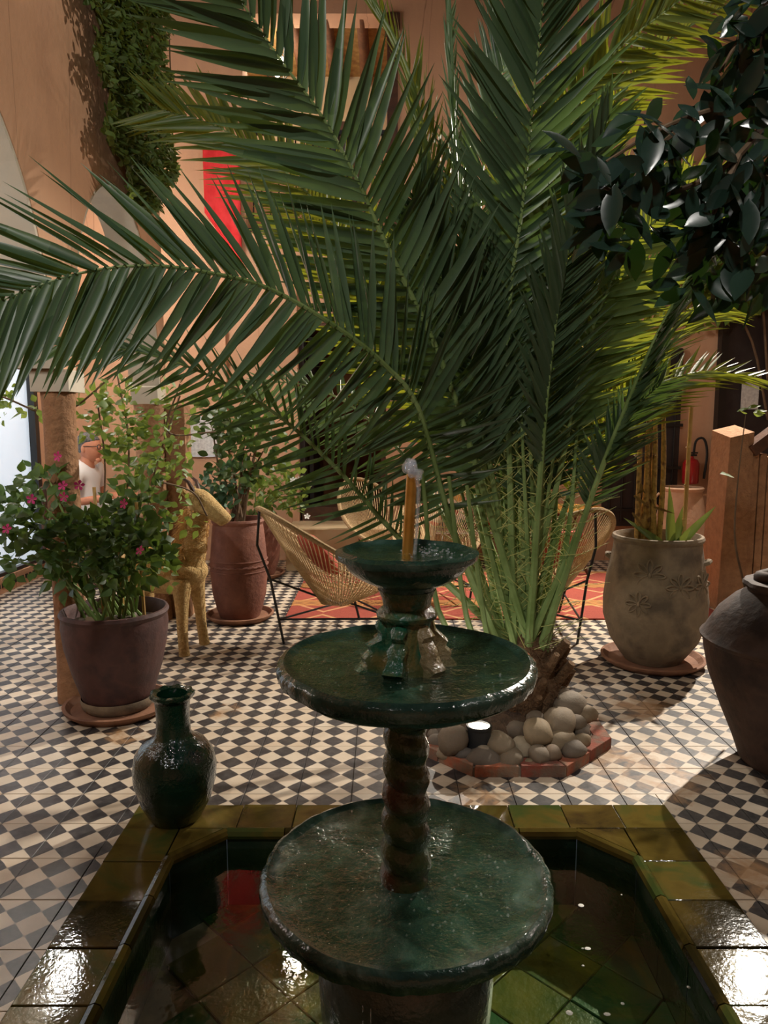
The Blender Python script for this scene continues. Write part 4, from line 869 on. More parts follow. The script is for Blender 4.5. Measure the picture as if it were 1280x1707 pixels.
def frond(ctrl, n, L, W, face, t0=0.3, phi=(62, 32), vee=0.15, grav=0.0, mat='palm_leaf', single=False, r0=0.015, mats=None, both=(1, 1), twist=25, tipL=0.45, baseL=0.55, gl=None):
    if not single and t0 > 0.281: n = int(n * 1.45); W *= 1.2; t0 = min(0.6, t0 + 0.07)
    a0 = pr.uniform(0, 6.3); base = PO + Vector((0.07 * math.cos(a0), 0.05 * math.sin(a0), pr.uniform(.2, .32)))
    pts = [base] + [Vector(c) if len(c) == 3 and isinstance(c, Vector) else at(*c) for c in ctrl]
    N = 64; sp_ = spline(pts, N); rs = [max(0.0018, r0 * (1 - 0.9 * i / (N - 1)) * (1.5 - min(.5, 3 * i / N))) for i in range(N)]
    fo = MB().tube([p - PO for p in sp_], rs, 7).build('frond', 'petiole', palm)
    face = Vector(face).normalized(); stuff = Stuff()
    cum = [0.0]
    for i in range(1, N): cum.append(cum[-1] + (sp_[i] - sp_[i - 1]).length)
    tot = cum[-1]
    def point(t):
        s_ = t * tot; i = 1
        while i < N - 1 and cum[i] < s_: i += 1
        u = (s_ - cum[i - 1]) / max(1e-6, cum[i] - cum[i - 1]); return sp_[i - 1].lerp(sp_[i], u), (sp_[min(N - 1, i + 1)] - sp_[max(0, i - 2)]).normalized()
    for k in range(n):
        u = (k + pr.uniform(-.25, .25)) / (n - 1); u = min(1, max(0, u)); t = t0 + (1 - t0) * u; P, T = point(t)
        S = T.cross(face); S = S.normalized() if S.length > 1e-4 else T.orthogonal().normalized(); Nn = S.cross(T)
        ph = R(phi[0] + (phi[1] - phi[0]) * u)
        lp_ = baseL + (1 - baseL) * min(1, u / 0.25) if u < 0.25 else 1 - (1 - tipL) * ((u - 0.25) / 0.75) ** 1.6
        for sd, on in ((1, both[0]), (-1, both[1])):
            if not on: continue
            p2 = ph + R(pr.uniform(-6, 6)); d = T * math.cos(p2) + S * (sd * math.sin(p2)) + Nn * (vee + pr.uniform(-.1, .1)); d.normalize()
            gg = gl if (gl is not None and d.z < T.z) else grav; d = (d + Vector((0, 0, -gg * (0.6 + 0.8 * pr.random())))).normalized()
            nn = Matrix.Rotation(R(pr.uniform(-twist, twist) + 18 * sd), 3, d) @ Nn
            lf = PALM[pr.randrange(len(PALM))]; Lk = L * lp_ * pr.uniform(.9, 1.08) * on; M = frame(P - PO, d, nn, Lk, W * (0.8 + 0.4 * lp_))
            if single: put('leaflet', lf.mesh('leaflet', mat), fo, M=M)
            else: stuff.add(lf, M)
    if not single: stuff.build('leaflets', mat, fo)
    # spiny bare part of the stalk
    for k in range(10):
        t = t0 * (0.35 + 0.65 * k / 10); P, T = point(t); S = T.cross(face).normalized()
        for sd in (1, -1):
            d = (T * 0.7 + S * sd + Vector((pr.uniform(-.5, .5), pr.uniform(-.5, .5), pr.uniform(-.2, .4)))).normalized() * pr.uniform(.06, .15)
            spines.tube([P - PO, P - PO + d], [0.0022, 0.0006], 4)
    return fo
CAMF = (0, -1, 0.12)
# the front fronds; the two largest leaflet by leaflet
frond([(760, 900, 2.95), (700, 690, 2.70), (640, 608, 2.58), (560, 545, 2.47), (450, 482, 2.35), (350, 455, 2.25), (250, 443, 2.17), (150, 452, 2.10), (60, 478, 2.04), (-40, 520, 1.98)], 78, 0.43, 0.030, (0.1, -1, 0.35), 0.30, (62, 36), 0.05, 0.0, single=True, r0=0.014, tipL=0.85, gl=0.5)
frond([(800, 800, 3.0), (735, 600, 2.85), (640, 400, 2.70), (600, 310, 2.64), (540, 200, 2.57), (460, 90, 2.48), (400, 0, 2.40), (330, -100, 2.3)], 62, 0.50, 0.033, (0.15, -1, 0.2), 0.34, (66, 40), 0.05, 0.05, single=True, r0=0.014, tipL=0.8)
frond([(850, 800, 3.05), (846, 640, 3.0), (852, 480, 2.95), (870, 350, 2.90), (890, 150, 2.82), (905, 0, 2.74), (915, -170, 2.62)], 42, 0.48, 0.025, (0.0, -1, 0.1), 0.30, (58, 36), 0.12, 0.0, r0=0.014, tipL=0.8)
# the rest
O = 'palm_leaf_olive'
frond([(700, 930, 3.0), (640, 870, 2.95), (560, 780, 2.9), (460, 690, 2.85), (340, 622, 2.8), (220, 585, 2.75), (100, 575, 2.7)], 50, 0.30, 0.017, (0.1, -1, 0.5), 0.28, (55, 32), 0.0, 0.30, baseL=0.35)
frond([(800, 760, 3.3), (745, 430, 3.4), (715, 260, 3.45), (680, 120, 3.5), (620, 0, 3.5), (560, -90, 3.5)], 44, 0.36, 0.02, (0.75, -0.65, 0.3), 0.34, (30, 22), 0.1, 0.0, O)
frond([(880, 760, 3.2), (885, 500, 3.3), (930, 260, 3.4), (1000, 115, 3.4), (1120, 10, 3.4), (1240, -70, 3.4)], 50, 0.46, 0.02, (0.2, -0.8, -0.6), 0.34, (58, 35), 0.1, 0.0, O)
frond([(920, 760, 3.4), (935, 500, 3.5), (985, 260, 3.6), (1080, 100, 3.7), (1190, 20, 3.7), (1290, -30, 3.7)], 44, 0.36, 0.018, (0.2, -0.9, -0.3), 0.36, (58, 38), 0.1, 0.0, O)
frond([(985, 830, 3.0), (1060, 640, 2.8), (1110, 530, 2.7), (1170, 430, 2.6), (1240, 350, 2.5)], 46, 0.28, 0.022, (0.75, -0.5, 0.4), 0.42, (55, 35), 0.25, 0.0)
frond([(950, 820, 3.4), (1005, 640, 3.6), (1060, 560, 3.7), (1130, 520, 3.8), (1200, 510, 3.9)], 40, 0.50, 0.014, (-0.3, -0.7, 0.6), 0.34, (50, 25), 0.1, 0.12, O)
frond([(790, 840, 3.4), (720, 640, 3.5), (600, 430, 3.6), (480, 290, 3.7), (370, 215, 3.75), (275, 185, 3.8)], 46, 0.50, 0.022, (0.2, -1, 0.2), 0.36, (55, 30), 0.1, 0.08, O, tipL=0.6)
frond([(820, 800, 3.3), (800, 600, 3.35), (765, 350, 3.4), (750, 150, 3.45), (742, -60, 3.5)], 40, 0.34, 0.02, (0.95, -0.3, 0.0), 0.36, (35, 25), 0.1, 0.0)
frond([(840, 820, 3.4), (830, 600, 3.5), (800, 350, 3.7), (830, 150, 3.8), (880, -40, 3.9)], 40, 0.44, 0.022, (0.3, -0.9, 0.2), 0.36, (55, 30), 0.15, 0.0)
frond([(930, 800, 3.1), (970, 600, 3.2), (1040, 430, 3.3), (1130, 340, 3.4), (1230, 310, 3.45)], 44, 0.42, 0.022, (0.2, -0.9, 0.4), 0.34, (58, 32), 0.1, 0.1, O)
frond([(900, 800, 2.95), (915, 620, 2.9), (935, 480, 2.85), (965, 330, 2.78), (1010, 200, 2.7)], 42, 0.36, 0.022, (0.55, -0.8, 0.1), 0.36, (52, 32), 0.2, 0.0)
frond([(760, 900, 3.4), (690, 780, 3.5), (590, 680, 3.7), (500, 640, 3.85), (420, 640, 3.95)], 30, 0.30, 0.013, (0.1, -1, 0.4), 0.40, (60, 40), 0.0, 0.4)
frond([(940, 850, 3.2), (1000, 720, 3.3), (1080, 650, 3.4), (1170, 620, 3.5), (1255, 630, 3.55)], 38, 0.36, 0.014, (-0.1, -0.6, 0.8), 0.34, (55, 30), 0.1, 0.05, O)
frond([(800, 860, 3.5), (740, 720, 3.7), (640, 560, 3.9), (560, 430, 4.05), (480, 340, 4.2)], 44, 0.44, 0.02, (0.0, -1, 0.3), 0.34, (60, 35), 0.1, 0.15, O)
frond([(870, 800, 3.5), (880, 620, 3.7), (920, 450, 3.9), (1010, 340, 4.1), (1120, 310, 4.2)], 42, 0.46, 0.02, (0.2, -0.9, 0.2), 0.36, (60, 32), 0.1, 0.1, O)
frond([(830, 860, 3.05), (805, 720, 3.0), (770, 560, 2.95), (725, 430, 2.88), (690, 330, 2.8)], 38, 0.40, 0.022, (-0.3, -1, 0.1), 0.40, (50, 28), 0.15, 0.0)
frond([(880, 880, 3.15), (905, 740, 3.2), (940, 620, 3.25), (1000, 520, 3.3), (1070, 470, 3.35)], 42, 0.42, 0.02, (0.1, -1, 0.2), 0.34, (60, 35), 0.1, 0.1)
frond([(840, 880, 3.3), (820, 740, 3.4), (780, 600, 3.5), (730, 500, 3.6), (670, 450, 3.7)], 42, 0.44, 0.02, (-0.1, -1, 0.2), 0.32, (60, 35), 0.1, 0.1)
frond([(860, 860, 3.3), (870, 720, 3.4), (860, 560, 3.5), (880, 420, 3.55), (930, 300, 3.6)], 46, 0.46, 0.022, (0.1, -1, 0.2), 0.30, (62, 35), 0.1, 0.05)
frond([(970, 870, 3.05), (1010, 760, 3.0), (1050, 690, 2.95), (1100, 640, 2.9)], 24, 0.26, 0.014, (0.4, -0.8, 0.3), 0.5, (55, 30), 0.2, 0.0)
# plain petioles in the clump
for k in range(18):
    px = 775 + k * 10 + pr.uniform(-6, 6); Y = pr.uniform(3.0, 3.4); top = at(px + (px - 850) * 0.35, pr.uniform(560, 760), Y); b0 = PO + Vector((pr.uniform(-.09, .09), pr.uniform(-.08, .08), .25)); mid = b0.lerp(top, 0.5) + Vector(((px - 850) * 0.0004, 0, 0))
    q = spline([b0 - PO, mid - PO, top - PO], 12); MB().tube(q, [0.017 - 0.012 * i / 11 for i in range(12)], 7).build('petiole', 'petiole', palm)
    for j in range(1, 11):
        for sd in (1, -1):
            d = Vector((sd * pr.uniform(.4, 1), pr.uniform(-.7, .4), pr.uniform(.1, .9))).normalized() * pr.uniform(.08, .26); spines.tube([q[j], q[j] + d], [0.0028, 0.0008], 4)
for px, py in ((790, 1000), (760, 985), (715, 975)):
    tp = at(px - 12, py - 190, 2.75); MB().tube(spline([PO + Vector((-.08, -.06, .22)) - PO, at(px + 22, py + 60, 2.95) - PO, tp - PO], 10), [0.018 - 0.0012 * i for i in range(10)], 7).build('petiole', 'petiole', palm)
spines.build('spines', 'spine', palm, kind='stuff')

# ================================================================== LEAFY PLANTS
def scatter(parent, org, regions, size, leaves, mat, n_single, rs, name='leaf', sname='leaves', W=0.7, updir=0.3, out=True, face=(0, -1, .5)):
    items = []
    for (px, py, Y, rx, ry, rz, n) in regions:
        c = at(px, py, Y); k = Y / FPX
        for _ in range(n):
            while True:
                d = Vector((rs.uniform(-1, 1), rs.uniform(-1, 1), rs.uniform(-1, 1)))
                if d.length < 1: break
            items.append((c + Vector((d.x * rx * k, d.y * rz, d.z * ry * k)), d))
    rs.shuffle(items); items.sort(key=lambda q: q[1].y); st = Stuff()
    for i, (p, d) in enumerate(items):
        dr_ = Vector((rs.uniform(-1, 1), rs.uniform(-1, .6), rs.uniform(-.9, .5) + updir)) + d * 0.8
        nn = Vector(face) + Vector((rs.uniform(-.8, .8), rs.uniform(-.8, .8), rs.uniform(-.3, 1)))
        s_ = size * rs.uniform(.65, 1.25); M = frame(p - org, dr_, nn, s_, s_ * W); lf = leaves[rs.randrange(len(leaves))]
        if i < n_single: put(name, lf.mesh(name, mat), parent, M=M)
        else: st.add(lf, M)
    if st.n: st.build(sname, mat, parent)
    return items
def flower(mb, p, r0, rs, n=5):
    nn = Vector((rs.uniform(-.6, .6), -1, rs.uniform(-.2, .7))).normalized(); a = nn.orthogonal().normalized(); b = nn.cross(a)
    for k in range(n):
        t = 2 * math.pi * k / n; d = a * math.cos(t) + b * math.sin(t); e = a * math.cos(t + .45) + b * math.sin(t + .45); g = a * math.cos(t - .45) + b * math.sin(t - .45)
        o = len(mb.v); mb.v += [tuple(p), tuple(p + g * r0 * .75 + nn * r0 * .2), tuple(p + d * r0 + nn * r0 * .15), tuple(p + e * r0 * .75 + nn * r0 * .2)]; mb.f.append((o, o + 1, o + 2, o + 3))
rs = random.Random(21)
OA = Vector((P1[0], P1[1], 0.46))
bush = thing('flowering_bush', 'bushy plant with magenta flowers growing in the purple pot', 'plant', tuple(OA))
regs = [(185, 900, 3.25, 85, 65, .24, 250), (215, 930, 3.2, 70, 60, .2, 150), (120, 930, 3.2, 70, 60, .18, 120), (60, 865, 3.2, 70, 45, .16, 110), (15, 840, 3.2, 40, 40, .12, 45), (235, 840, 3.3, 40, 60, .16, 80), (20, 930, 3.15, 45, 40, .1, 35), (75, 800, 3.3, 40, 30, .12, 30)]
items = scatter(bush, OA, regs, 0.066, BROAD, 'shrub_leaf', 260, rs)
for k in range(26):
    p = items[rs.randrange(len(items))][0] - OA; b = Vector((rs.uniform(-.12, .12), rs.uniform(-.12, .1), -0.01)); MB().tube(spline([b, b.lerp(p, .5) + Vector((0, 0, .06)), p], 8), [0.009 - 0.0008 * i for i in range(8)], 6).build('stem', 'green_stem', bush)
for px, py in ((53, 832), (107, 828), (132, 809), (207, 840), (12, 882), (234, 918), (97, 761), (105, 810)):
    mb = MB(); flower(mb, Vector((0, 0, 0)), 0.024, rs); mb.build('flower', 'pink_petal', bush, False, loc=tuple(at(px, py, 3.0) - OA))
for (px, py, h) in ((172, 835, 0.62), (205, 870, .5), (240, 850, .55)):
    q = at(px, 1000, 3.3) - OA; MB().tube([(q.x, q.y, -0.01), (q.x + rs.uniform(-.02, .02), q.y, h)], 0.008, 7).build('stake', 'bamboo', bush)
clm = thing('climbing_vine', 'light green climbing vine trailing between the two arcade columns', 'plant', tuple(at(215, 830, 3.7))); OC = Vector(clm.location)
regs = [(155, 690, 3.75, 30, 50, .1, 50), (200, 690, 3.75, 32, 60, .12, 90), (225, 770, 3.8, 45, 50, .12, 80), (290, 690, 3.9, 35, 60, .12, 60), (290, 760, 3.9, 35, 45, .1, 45), (60, 680, 3.6, 60, 20, .1, 28), (10, 670, 3.55, 25, 35, .08, 22), (310, 850, 4.0, 40, 45, .08, 30), (220, 830, 3.8, 40, 30, .1, 40), (265, 950, 3.75, 30, 40, .08, 30), (220, 740, 3.8, 25, 90, .1, 60)]
items = scatter(clm, OC, regs, 0.055, BROAD, 'light_leaf', 180, rs)
for path in ([(150, 1000, 3.5), (175, 800, 3.7), (160, 650, 3.8)], [(190, 1000, 3.5), (215, 760, 3.75), (195, 620, 3.85)], [(230, 990, 3.5), (255, 800, 3.8), (300, 660, 3.9)], [(195, 620, 3.8), (100, 690, 3.65), (0, 660, 3.5)], [(255, 800, 3.8), (320, 820, 3.95), (345, 860, 4.0)], [(300, 640, 3.9), (280, 720, 3.9), (360, 720, 4.1)]):
    MB().tube([p - OC for p in spline([at(*q) for q in path], 14)], 0.005, 6).build('stem', 'twig', clm)
# jade plant and shrub in the barrel pot
OB = Vector((P2[0], P2[1], 0.66)); jade = thing('jade_shrub', 'leafy shrub with thick jade-green leaves in the barrel pot', 'plant', tuple(OB))
scatter(jade, OB, [(400, 745, 4.95, 55, 75, .2, 170), (390, 690, 4.95, 60, 50, .2, 110), (440, 720, 4.95, 50, 60, .2, 90)], 0.075, OVAL, 'shrub_leaf', 120, rs)
st_items = scatter(jade, OB, [(350, 815, 4.85, 22, 28, .08, 60), (375, 850, 4.85, 18, 16, .06, 30), (385, 800, 4.9, 20, 30, .08, 30)], 0.06, OVAL, 'succulent', 80, rs, 'jade_leaf', 'jade_leaves', 0.75)
for k in range(12):
    e = at(rs.uniform(350, 440), rs.uniform(690, 800), 4.95 + rs.uniform(-.1, .1)) - OB; b = Vector((rs.uniform(-.08, .08), rs.uniform(-.08, .08), -0.01)); MB().tube(spline([b, b.lerp(e, .5) + Vector((0, 0, .03)), e], 7), [0.011 - 0.001 * i for i in range(7)], 6).build('stem', 'twig', jade)
# white flowering shrub in the pot behind
OW = Vector((pot_c.location.x, 6.4, 0.55)); wsh = thing('white_flower_shrub', 'light green shrub with small white flowers above the woven chair', 'plant', tuple(OW))
scatter(wsh, OW, [(450, 810, 6.4, 50, 45, .22, 190), (490, 815, 6.35, 28, 40, .15, 90), (420, 830, 6.45, 30, 30, .15, 60)], 0.07, OVAL, 'light_leaf', 120, rs, W=0.55)
for px, py in ((497, 799), (517, 806), (512, 861), (505, 800), (490, 804), (488, 800)):
    mb = MB(); flower(mb, Vector((0, 0, 0)), 0.03, rs); mb.build('flower', 'white_petal', wsh, False, loc=tuple(at(px, py, 6.2) - OW))
for k in range(9):
    e = at(rs.uniform(420, 505), rs.uniform(780, 850), 6.4) - OW; MB().tube(spline([Vector((rs.uniform(-.06, .06), 0, -.02)), e * .5 + Vector((0, 0, .05)), e], 6), [0.009 - 0.001 * i for i in range(6)], 6).build('stem', 'green_stem', wsh)
# dry stalks, rosette and stake in the floral jar
OD = Vector((P3[0], P3[1], 0.66)); ds = thing('dry_stalk_plant', 'bundle of dry straw-coloured stalks standing in the floral jar', 'plant', tuple(OD))
for k in range(7):
    b = at(1062 + k * 6, 890, 4.0) - OD; b.z = -0.0; tp = at(1072 + k * 5 + rs.uniform(-6, 6), rs.choice((640, 660, 700, 690)), 4.02 + rs.uniform(-.04, .04)) - OD
    MB().tube(spline([b, b.lerp(tp, .5) + Vector((rs.uniform(-.015, .015), 0, 0)), tp], 9), [0.017, .016, .017, .015, .014, .015, .013, .012, .009], 8).build('stalk', 'dry_stalk', ds)
for k in range(16):
    p = at(rs.uniform(1050, 1095), rs.uniform(690, 860), 3.97) - OD; d = Vector((rs.uniform(-1, 1), -.5, rs.uniform(-1, .4))).normalized(); put('husk', PALM[1].mesh('husk', 'dry_stalk'), ds, M=frame(p, d, Vector((0, -1, 0)), rs.uniform(.06, .14), 0.016))
stk = thing('bamboo_stake', 'single upright bamboo cane in the floral jar', 'stake', tuple(OD + Vector((0.13, -0.04, -0.0))))
MB().tube([(0.0, 0, -0.0), (0.002, 0, 0.25), (0.004, 0, 0.5), (0.006, 0, 0.80)], [0.012, 0.0115, 0.0115, 0.011], 9).build('cane', 'bamboo', stk)
for z in (0.18, 0.37, 0.58): MB().lathe([(0.011, z - .004), (0.0138, z), (0.011, z + .004)], 12, cap=False).build('node', 'bamboo', stk)
al = thing('aloe_rosette', 'small spiky green rosette plant in the floral jar', 'plant', tuple(OD + Vector((0.045, -0.08, 0.0))))
ALO = Leaf((0.6, 0.95, 1.0, 0.8, 0.5, 0.02), 0.5, 0.12); ALO2 = Leaf((0.6, 0.95, 1.0, 0.8, 0.5, 0.02), 0.4, 0.35)
for k, (dx, dy, dz, L) in enumerate(((-0.1, -.1, 1, .29), (.55, -.2, .75, .26), (.35, .3, .9, .24), (-.6, -.3, .5, .22), (-.75, .1, .62, .24), (.2, -.6, .7, .15), (.1, .5, 1, .2))):
    put('leaf', (ALO if k < 3 else ALO2).mesh('leaf', 'aloe_leaf'), al, M=frame(Vector((0, 0, -0.01)), Vector((dx, dy, dz)), Vector((-dx * .5, -1, .6)), L * 1.35, 0.05))
# wall vine, upper left
wv = thing('wall_vine', 'dense green creeper hanging down the orange wall corner', 'plant', (WX + 0.08, 4.4, 4.6)); OV = Vector(wv.location)
st = Stuff(); vr = random.Random(8)
for k in range(6200):
    py = vr.uniform(-60, 350); t = (py + 60) / 410; cx = 205 + 45 * t + 8 * math.sin(py * .05); hw_ = 62 - 12 * t if t < .75 else (53 - 130 * (t - .75)); px = cx + vr.uniform(-1, 1) * hw_
    dep = -(WX + 0.02 + vr.random() * 0.13); r_ = ray(px, py); tt = dep / -r_.x if r_.x < 0 else 4; p = Vector((0, 0, CAM_H)) + r_ * tt
    p.x = -dep; d = Vector((vr.uniform(-.2, 1), vr.uniform(-1, 1), vr.uniform(-1, .5))); st.add(OVAL[vr.randrange(3)], frame(p - OV, d, Vector((1, -.4, .6)) + Vector((vr.uniform(-.7, .7), vr.uniform(-.7, .7), vr.uniform(-.5, .5))), vr.uniform(.04, .065), .026))
st.build('leaves', 'vine_leaf', wv)
for k in range(5):
    x = [(190 + 22 * k, -60), (205 + 20 * k, 150), (225 + 16 * k, 330 - 12 * abs(k - 2))]; pp = []
    for px, py in x: r_ = ray(px, py); tt = (-WX - .03) / -r_.x; pp.append(Vector((0, 0, CAM_H)) + r_ * tt - OV)
    MB().tube(spline(pp, 10), 0.006, 6).build('stem', 'twig', wv)
# ficus branches, upper right foreground
fk = thing('ficus_tree', 'dark glossy-leaved tree branch overhanging close to the camera at upper right', 'tree', tuple(at(1400, 150, 1.5))); OF = Vector(fk.location)
MB().tube([p - OF for p in spline([Vector((1.92, 1.15, -0.005)), Vector((1.86, 1.2, 0.7)), Vector((1.70, 1.35, 1.5)), at(1460, 120, 1.5), at(1400, 60, 1.5), at(1370, -60, 1.5)], 26)], [0.05 - 0.0016 * i for i in range(26)], 9).build('trunk', 'twig', fk)
for q in ((1400, 150, 1.5), (1300, 230, 1.45), (1340, 300, 1.5), (1340, -40, 1.5)):
    MB().tube([p - OF for p in spline([Vector((1.72, 1.33, 1.42)).lerp(at(1460, 120, 1.5), .6), at(1440, q[1] + 15, 1.5), at(*q)], 9)], [0.016 - 0.001 * i for i in range(9)], 7).build('branch', 'twig', fk)
fr2 = random.Random(31); tw = [[(1400, 150, 1.5), (1300, 170, 1.45), (1200, 180, 1.4), (1100, 215, 1.35), (1010, 270, 1.33)], [(1300, 170, 1.45), (1230, 260, 1.4), (1150, 310, 1.35), (1060, 330, 1.32), (980, 300, 1.32)], [(1400, 60, 1.5), (1300, 40, 1.45), (1240, 60, 1.42), (1200, 120, 1.4)], [(1300, 230, 1.45), (1260, 330, 1.4), (1200, 400, 1.38), (1150, 430, 1.36)], [(1230, 260, 1.4), (1200, 330, 1.36), (1180, 380, 1.34)], [(1340, 300, 1.5), (1290, 400, 1.45), (1250, 460, 1.42)], [(1340, -40, 1.5), (1290, 0, 1.45), (1270, 90, 1.42), (1285, 200, 1.42)], [(1160, 195, 1.38), (1090, 250, 1.36), (1040, 330, 1.34), (1010, 380, 1.33)]]
for path in tw:
    sp_ = spline([at(*q) for q in path], 22); MB().tube([p - OF for p in sp_], [0.007 - 0.0002 * i for i in range(22)], 6).build('twig', 'twig', fk)
    for i in range(3, 22):
        for rep in range(3):
            p = sp_[i] - OF + Vector((fr2.uniform(-.055, .055), fr2.uniform(-.08, .08), fr2.uniform(-.06, .05))); d = Vector((fr2.uniform(-1, .5), fr2.uniform(-.6, .6), fr2.uniform(-1.1, .3)))
            L = fr2.uniform(.055, .09); put('leaf', OVAL[fr2.randrange(3)].mesh('leaf', 'ficus_leaf'), fk, M=frame(p, d, Vector((fr2.uniform(-.8, .8), -.8, fr2.uniform(-.2, 1))), L, L * .42))
# leafy creeper at the right by the stairs
rc2 = thing('right_creeper', 'leafy creeper high on the right behind the palm', 'plant', tuple(at(1180, 480, 6.9))); OR_ = Vector(rc2.location)
scatter(rc2, OR_, [(1170, 480, 6.95, 80, 60, .2, 260), (1250, 430, 6.95, 60, 90, .2, 220), (1120, 350, 6.95, 60, 80, .2, 160)], 0.12, BROAD, 'light_leaf', 60, rs)
for path in ([(1280, 700, 7.1), (1250, 560, 7.1), (1180, 460, 7.1), (1120, 330, 7.1)], [(1280, 640, 7.1), (1270, 500, 7.1), (1250, 380, 7.1)]):
    MB().tube([p - OR_ for p in spline([at(*q) for q in path], 14)], 0.012, 6).build('stem', 'twig', rc2)
yt = thing('young_shoot', 'thin bare shoot with a few small leaves rising beside the amphora', 'plant', tuple(at(1243, 985, 3.4))); OY = Vector(yt.location)
MB().tube([p - OY for p in spline([at(1243, 985, 3.4), at(1225, 900, 3.4), at(1230, 800, 3.4), at(1243, 690, 3.4)], 14)], [0.006 - 0.0003 * i for i in range(14)], 6).build('stem', 'twig', yt)
for px, py in ((1240, 690), (1255, 688), (1228, 686), (1262, 695), (1246, 680), (1215, 792), (1222, 795), (1270, 690)):
    put('leaf', BROAD[0].mesh('leaf', 'light_leaf'), yt, M=frame(at(px, py, 3.4) - OY, Vector((rs.uniform(-1, 1), -.4, .2)), Vector((0, -.5, 1)), .06, .045))
# ================================================================== RIGHT SIDE
po = thing('stair_pier', 'tan plastered stair pier with sloping cap at the right', 'pier', (2.46, 5.2, 0))
MB().add([(0, 0, 0), (0.2, 0, 0), (0.2, 0.3, 0), (0, 0.3, 0), (0.03, 0, 1.27), (0.2, 0, 1.31), (0.2, 0.3, 1.36), (0.03, 0.3, 1.32)], [(0, 3, 2, 1), (4, 5, 6, 7), (0, 1, 5, 4), (1, 2, 6, 5), (2, 3, 7, 6), (3, 0, 4, 7)]).build('pier', 'column_clay', po, False)
for x in (0.205, 0.265, 0.325): MB().box((x, 0.02, 0), (x + 0.05, 0.26, 1.18 - (x - .2) * .4), None, 0.006).build('board', 'column_clay', po, False)
MB().box((-0.06, -0.03, -0.03), (1.4, 0.1, 0.05), Matrix.Translation((0.24, 0.0, 1.2)) @ Matrix.Rotation(R(-38), 4, 'Y')).build('handrail', 'dark_wood', po, False)
ex = thing('fire_extinguisher', 'red fire extinguisher with black hose on the back wall', 'extinguisher', tuple(at(1150, 806, YB - 0.09)))
MB().lathe([(0.01, 0), (0.07, 0.0), (0.078, 0.015), (0.078, 0.20), (0.06, 0.235), (0.025, 0.25), (0.02, 0.27)], 28, cap=False).build('cylinder', 'red_enamel', ex)
MB().box((-0.03, -0.012, 0.27), (0.05, 0.012, 0.29)).box((-0.02, -0.01, 0.295), (0.06, 0.01, 0.31)).build('valve', 'rubber', ex, False)
MB().tube(spline([(0.02, 0, 0.28), (0.03, -0.02, 0.42), (0.1, -0.03, 0.44), (0.14, -0.03, 0.3), (0.12, -0.03, 0.05)], 18), 0.012, 8).build('hose', 'rubber', ex)
bn = thing('salon_bench', 'low wooden bench against the back wall behind the palm', 'bench', (xb(790), 6.85, 0))
MB().box((-0.42, -0.22, 0.30), (0.42, 0.24, 0.36), None, 0.01).build('seat', 'dark_wood', bn, False)
for x in (-0.38, 0.34):
    for y in (-0.2, 0.18): MB().box((x, y, 0), (x + 0.05, y + 0.05, 0.30)).build('leg', 'dark_wood', bn, False)
def print_mat(name, cols, sc):
    m = NT(name); v = m.new('ShaderNodeTexVoronoi'); v.inputs['Scale'].default_value = sc; m.link(m.coord(), v.inputs['Vector'])
    s_ = m.new('ShaderNodeSeparateColor'); m.link(v.outputs['Color'], s_.inputs[0]); r = m.ramp(s_.outputs[0], [(i / len(cols), lin(c)) for i, c in enumerate(cols)]); 
    m.link(r, m.b.inputs['Base Color']); m.b.inputs['Roughness'].default_value = 0.9; MATS[name] = m.m
print_mat('floral_print', ['e8e2d4', 'b03030', 'e8ddc8', '4a7f7a', 'd8a050', 'f0ece0'], 16); print_mat('red_print', ['a83028', '5fa0a0', 'c8503c', 'e0d8c8'], 14)
for (px, py, mt, lb, rz) in ((765, 800, 'floral_print', 'white floral cushion upright on the bench behind the palm stems', .2), (720, 815, 'red_print', 'red and teal patterned cushion on the bench', -.2), (812, 812, 'red_print', 'red patterned cushion at the right end of the bench', .1)):
    c = at(px, py, 6.98); cz = 0.365 + 0.2
    cu = thing('patterned_cushion', lb, 'cushion', (c.x, 6.96, cz), rz, 'cushions on the bench')
    MB().ball((0, 0, 0), (0.12, 0.06, 0.19), n=20, m=12, fn=lambda d: 1 + 0.3 * abs(d.x * d.z)).build('cover', mt, cu)
tb = thing('tray_table', 'round brass-topped side table right of the palm', 'table', tuple(gnd(945, 960)))
MB().lathe([(0.28, 0.60), (0.3, 0.605), (0.305, 0.625), (0.295, 0.625), (0.285, 0.612), (0.0, 0.612)], 40, cap=False).build('tray', 'copper_pipe', tb)
for k in range(3):
    a = k * 2.1; MB().tube([(0.2 * math.cos(a), 0.2 * math.sin(a), 0), (-0.12 * math.cos(a), -0.12 * math.sin(a), 0.6)], 0.015, 8).build('leg', 'dark_wood', tb)
pc = thing('framed_picture', 'pale framed picture on the orange wall behind the barrel pot', 'picture', tuple(at(337, 728, YB - 0.03)))
MB().box((-0.17, 0.0, -0.2), (0.17, 0.028, 0.2), None, 0.0).build('frame', 'steel_glass', pc, False); MB().box((-0.15, -0.004, -0.18), (0.15, 0.002, 0.18)).build('print', 'paper', pc, False)
wp = structure('trim_2', MB().box((xb(366), YB - 0.10, 0), (xb(384), YB, 2.6)).box((xb(384) - 0.01, YB - .04, 0), (DX0 - 0.005, YB + .0, 2.7)), 'orange_plaster', smooth=False)
lb_ = thing('wall_bracket', 'dark wooden bracket above the right of the back doorway', 'bracket', tuple(at(614, 680, YB - 0.06)))
MB().box((-0.05, -0.05, -0.12), (0.05, 0.06, 0.1), None, 0.01).build('block', 'dark_wood', lb_, False); MB().box((-0.07, -0.06, 0.1), (0.07, 0.06, 0.13), None, 0.005).build('shelf', 'dark_wood', lb_, False)

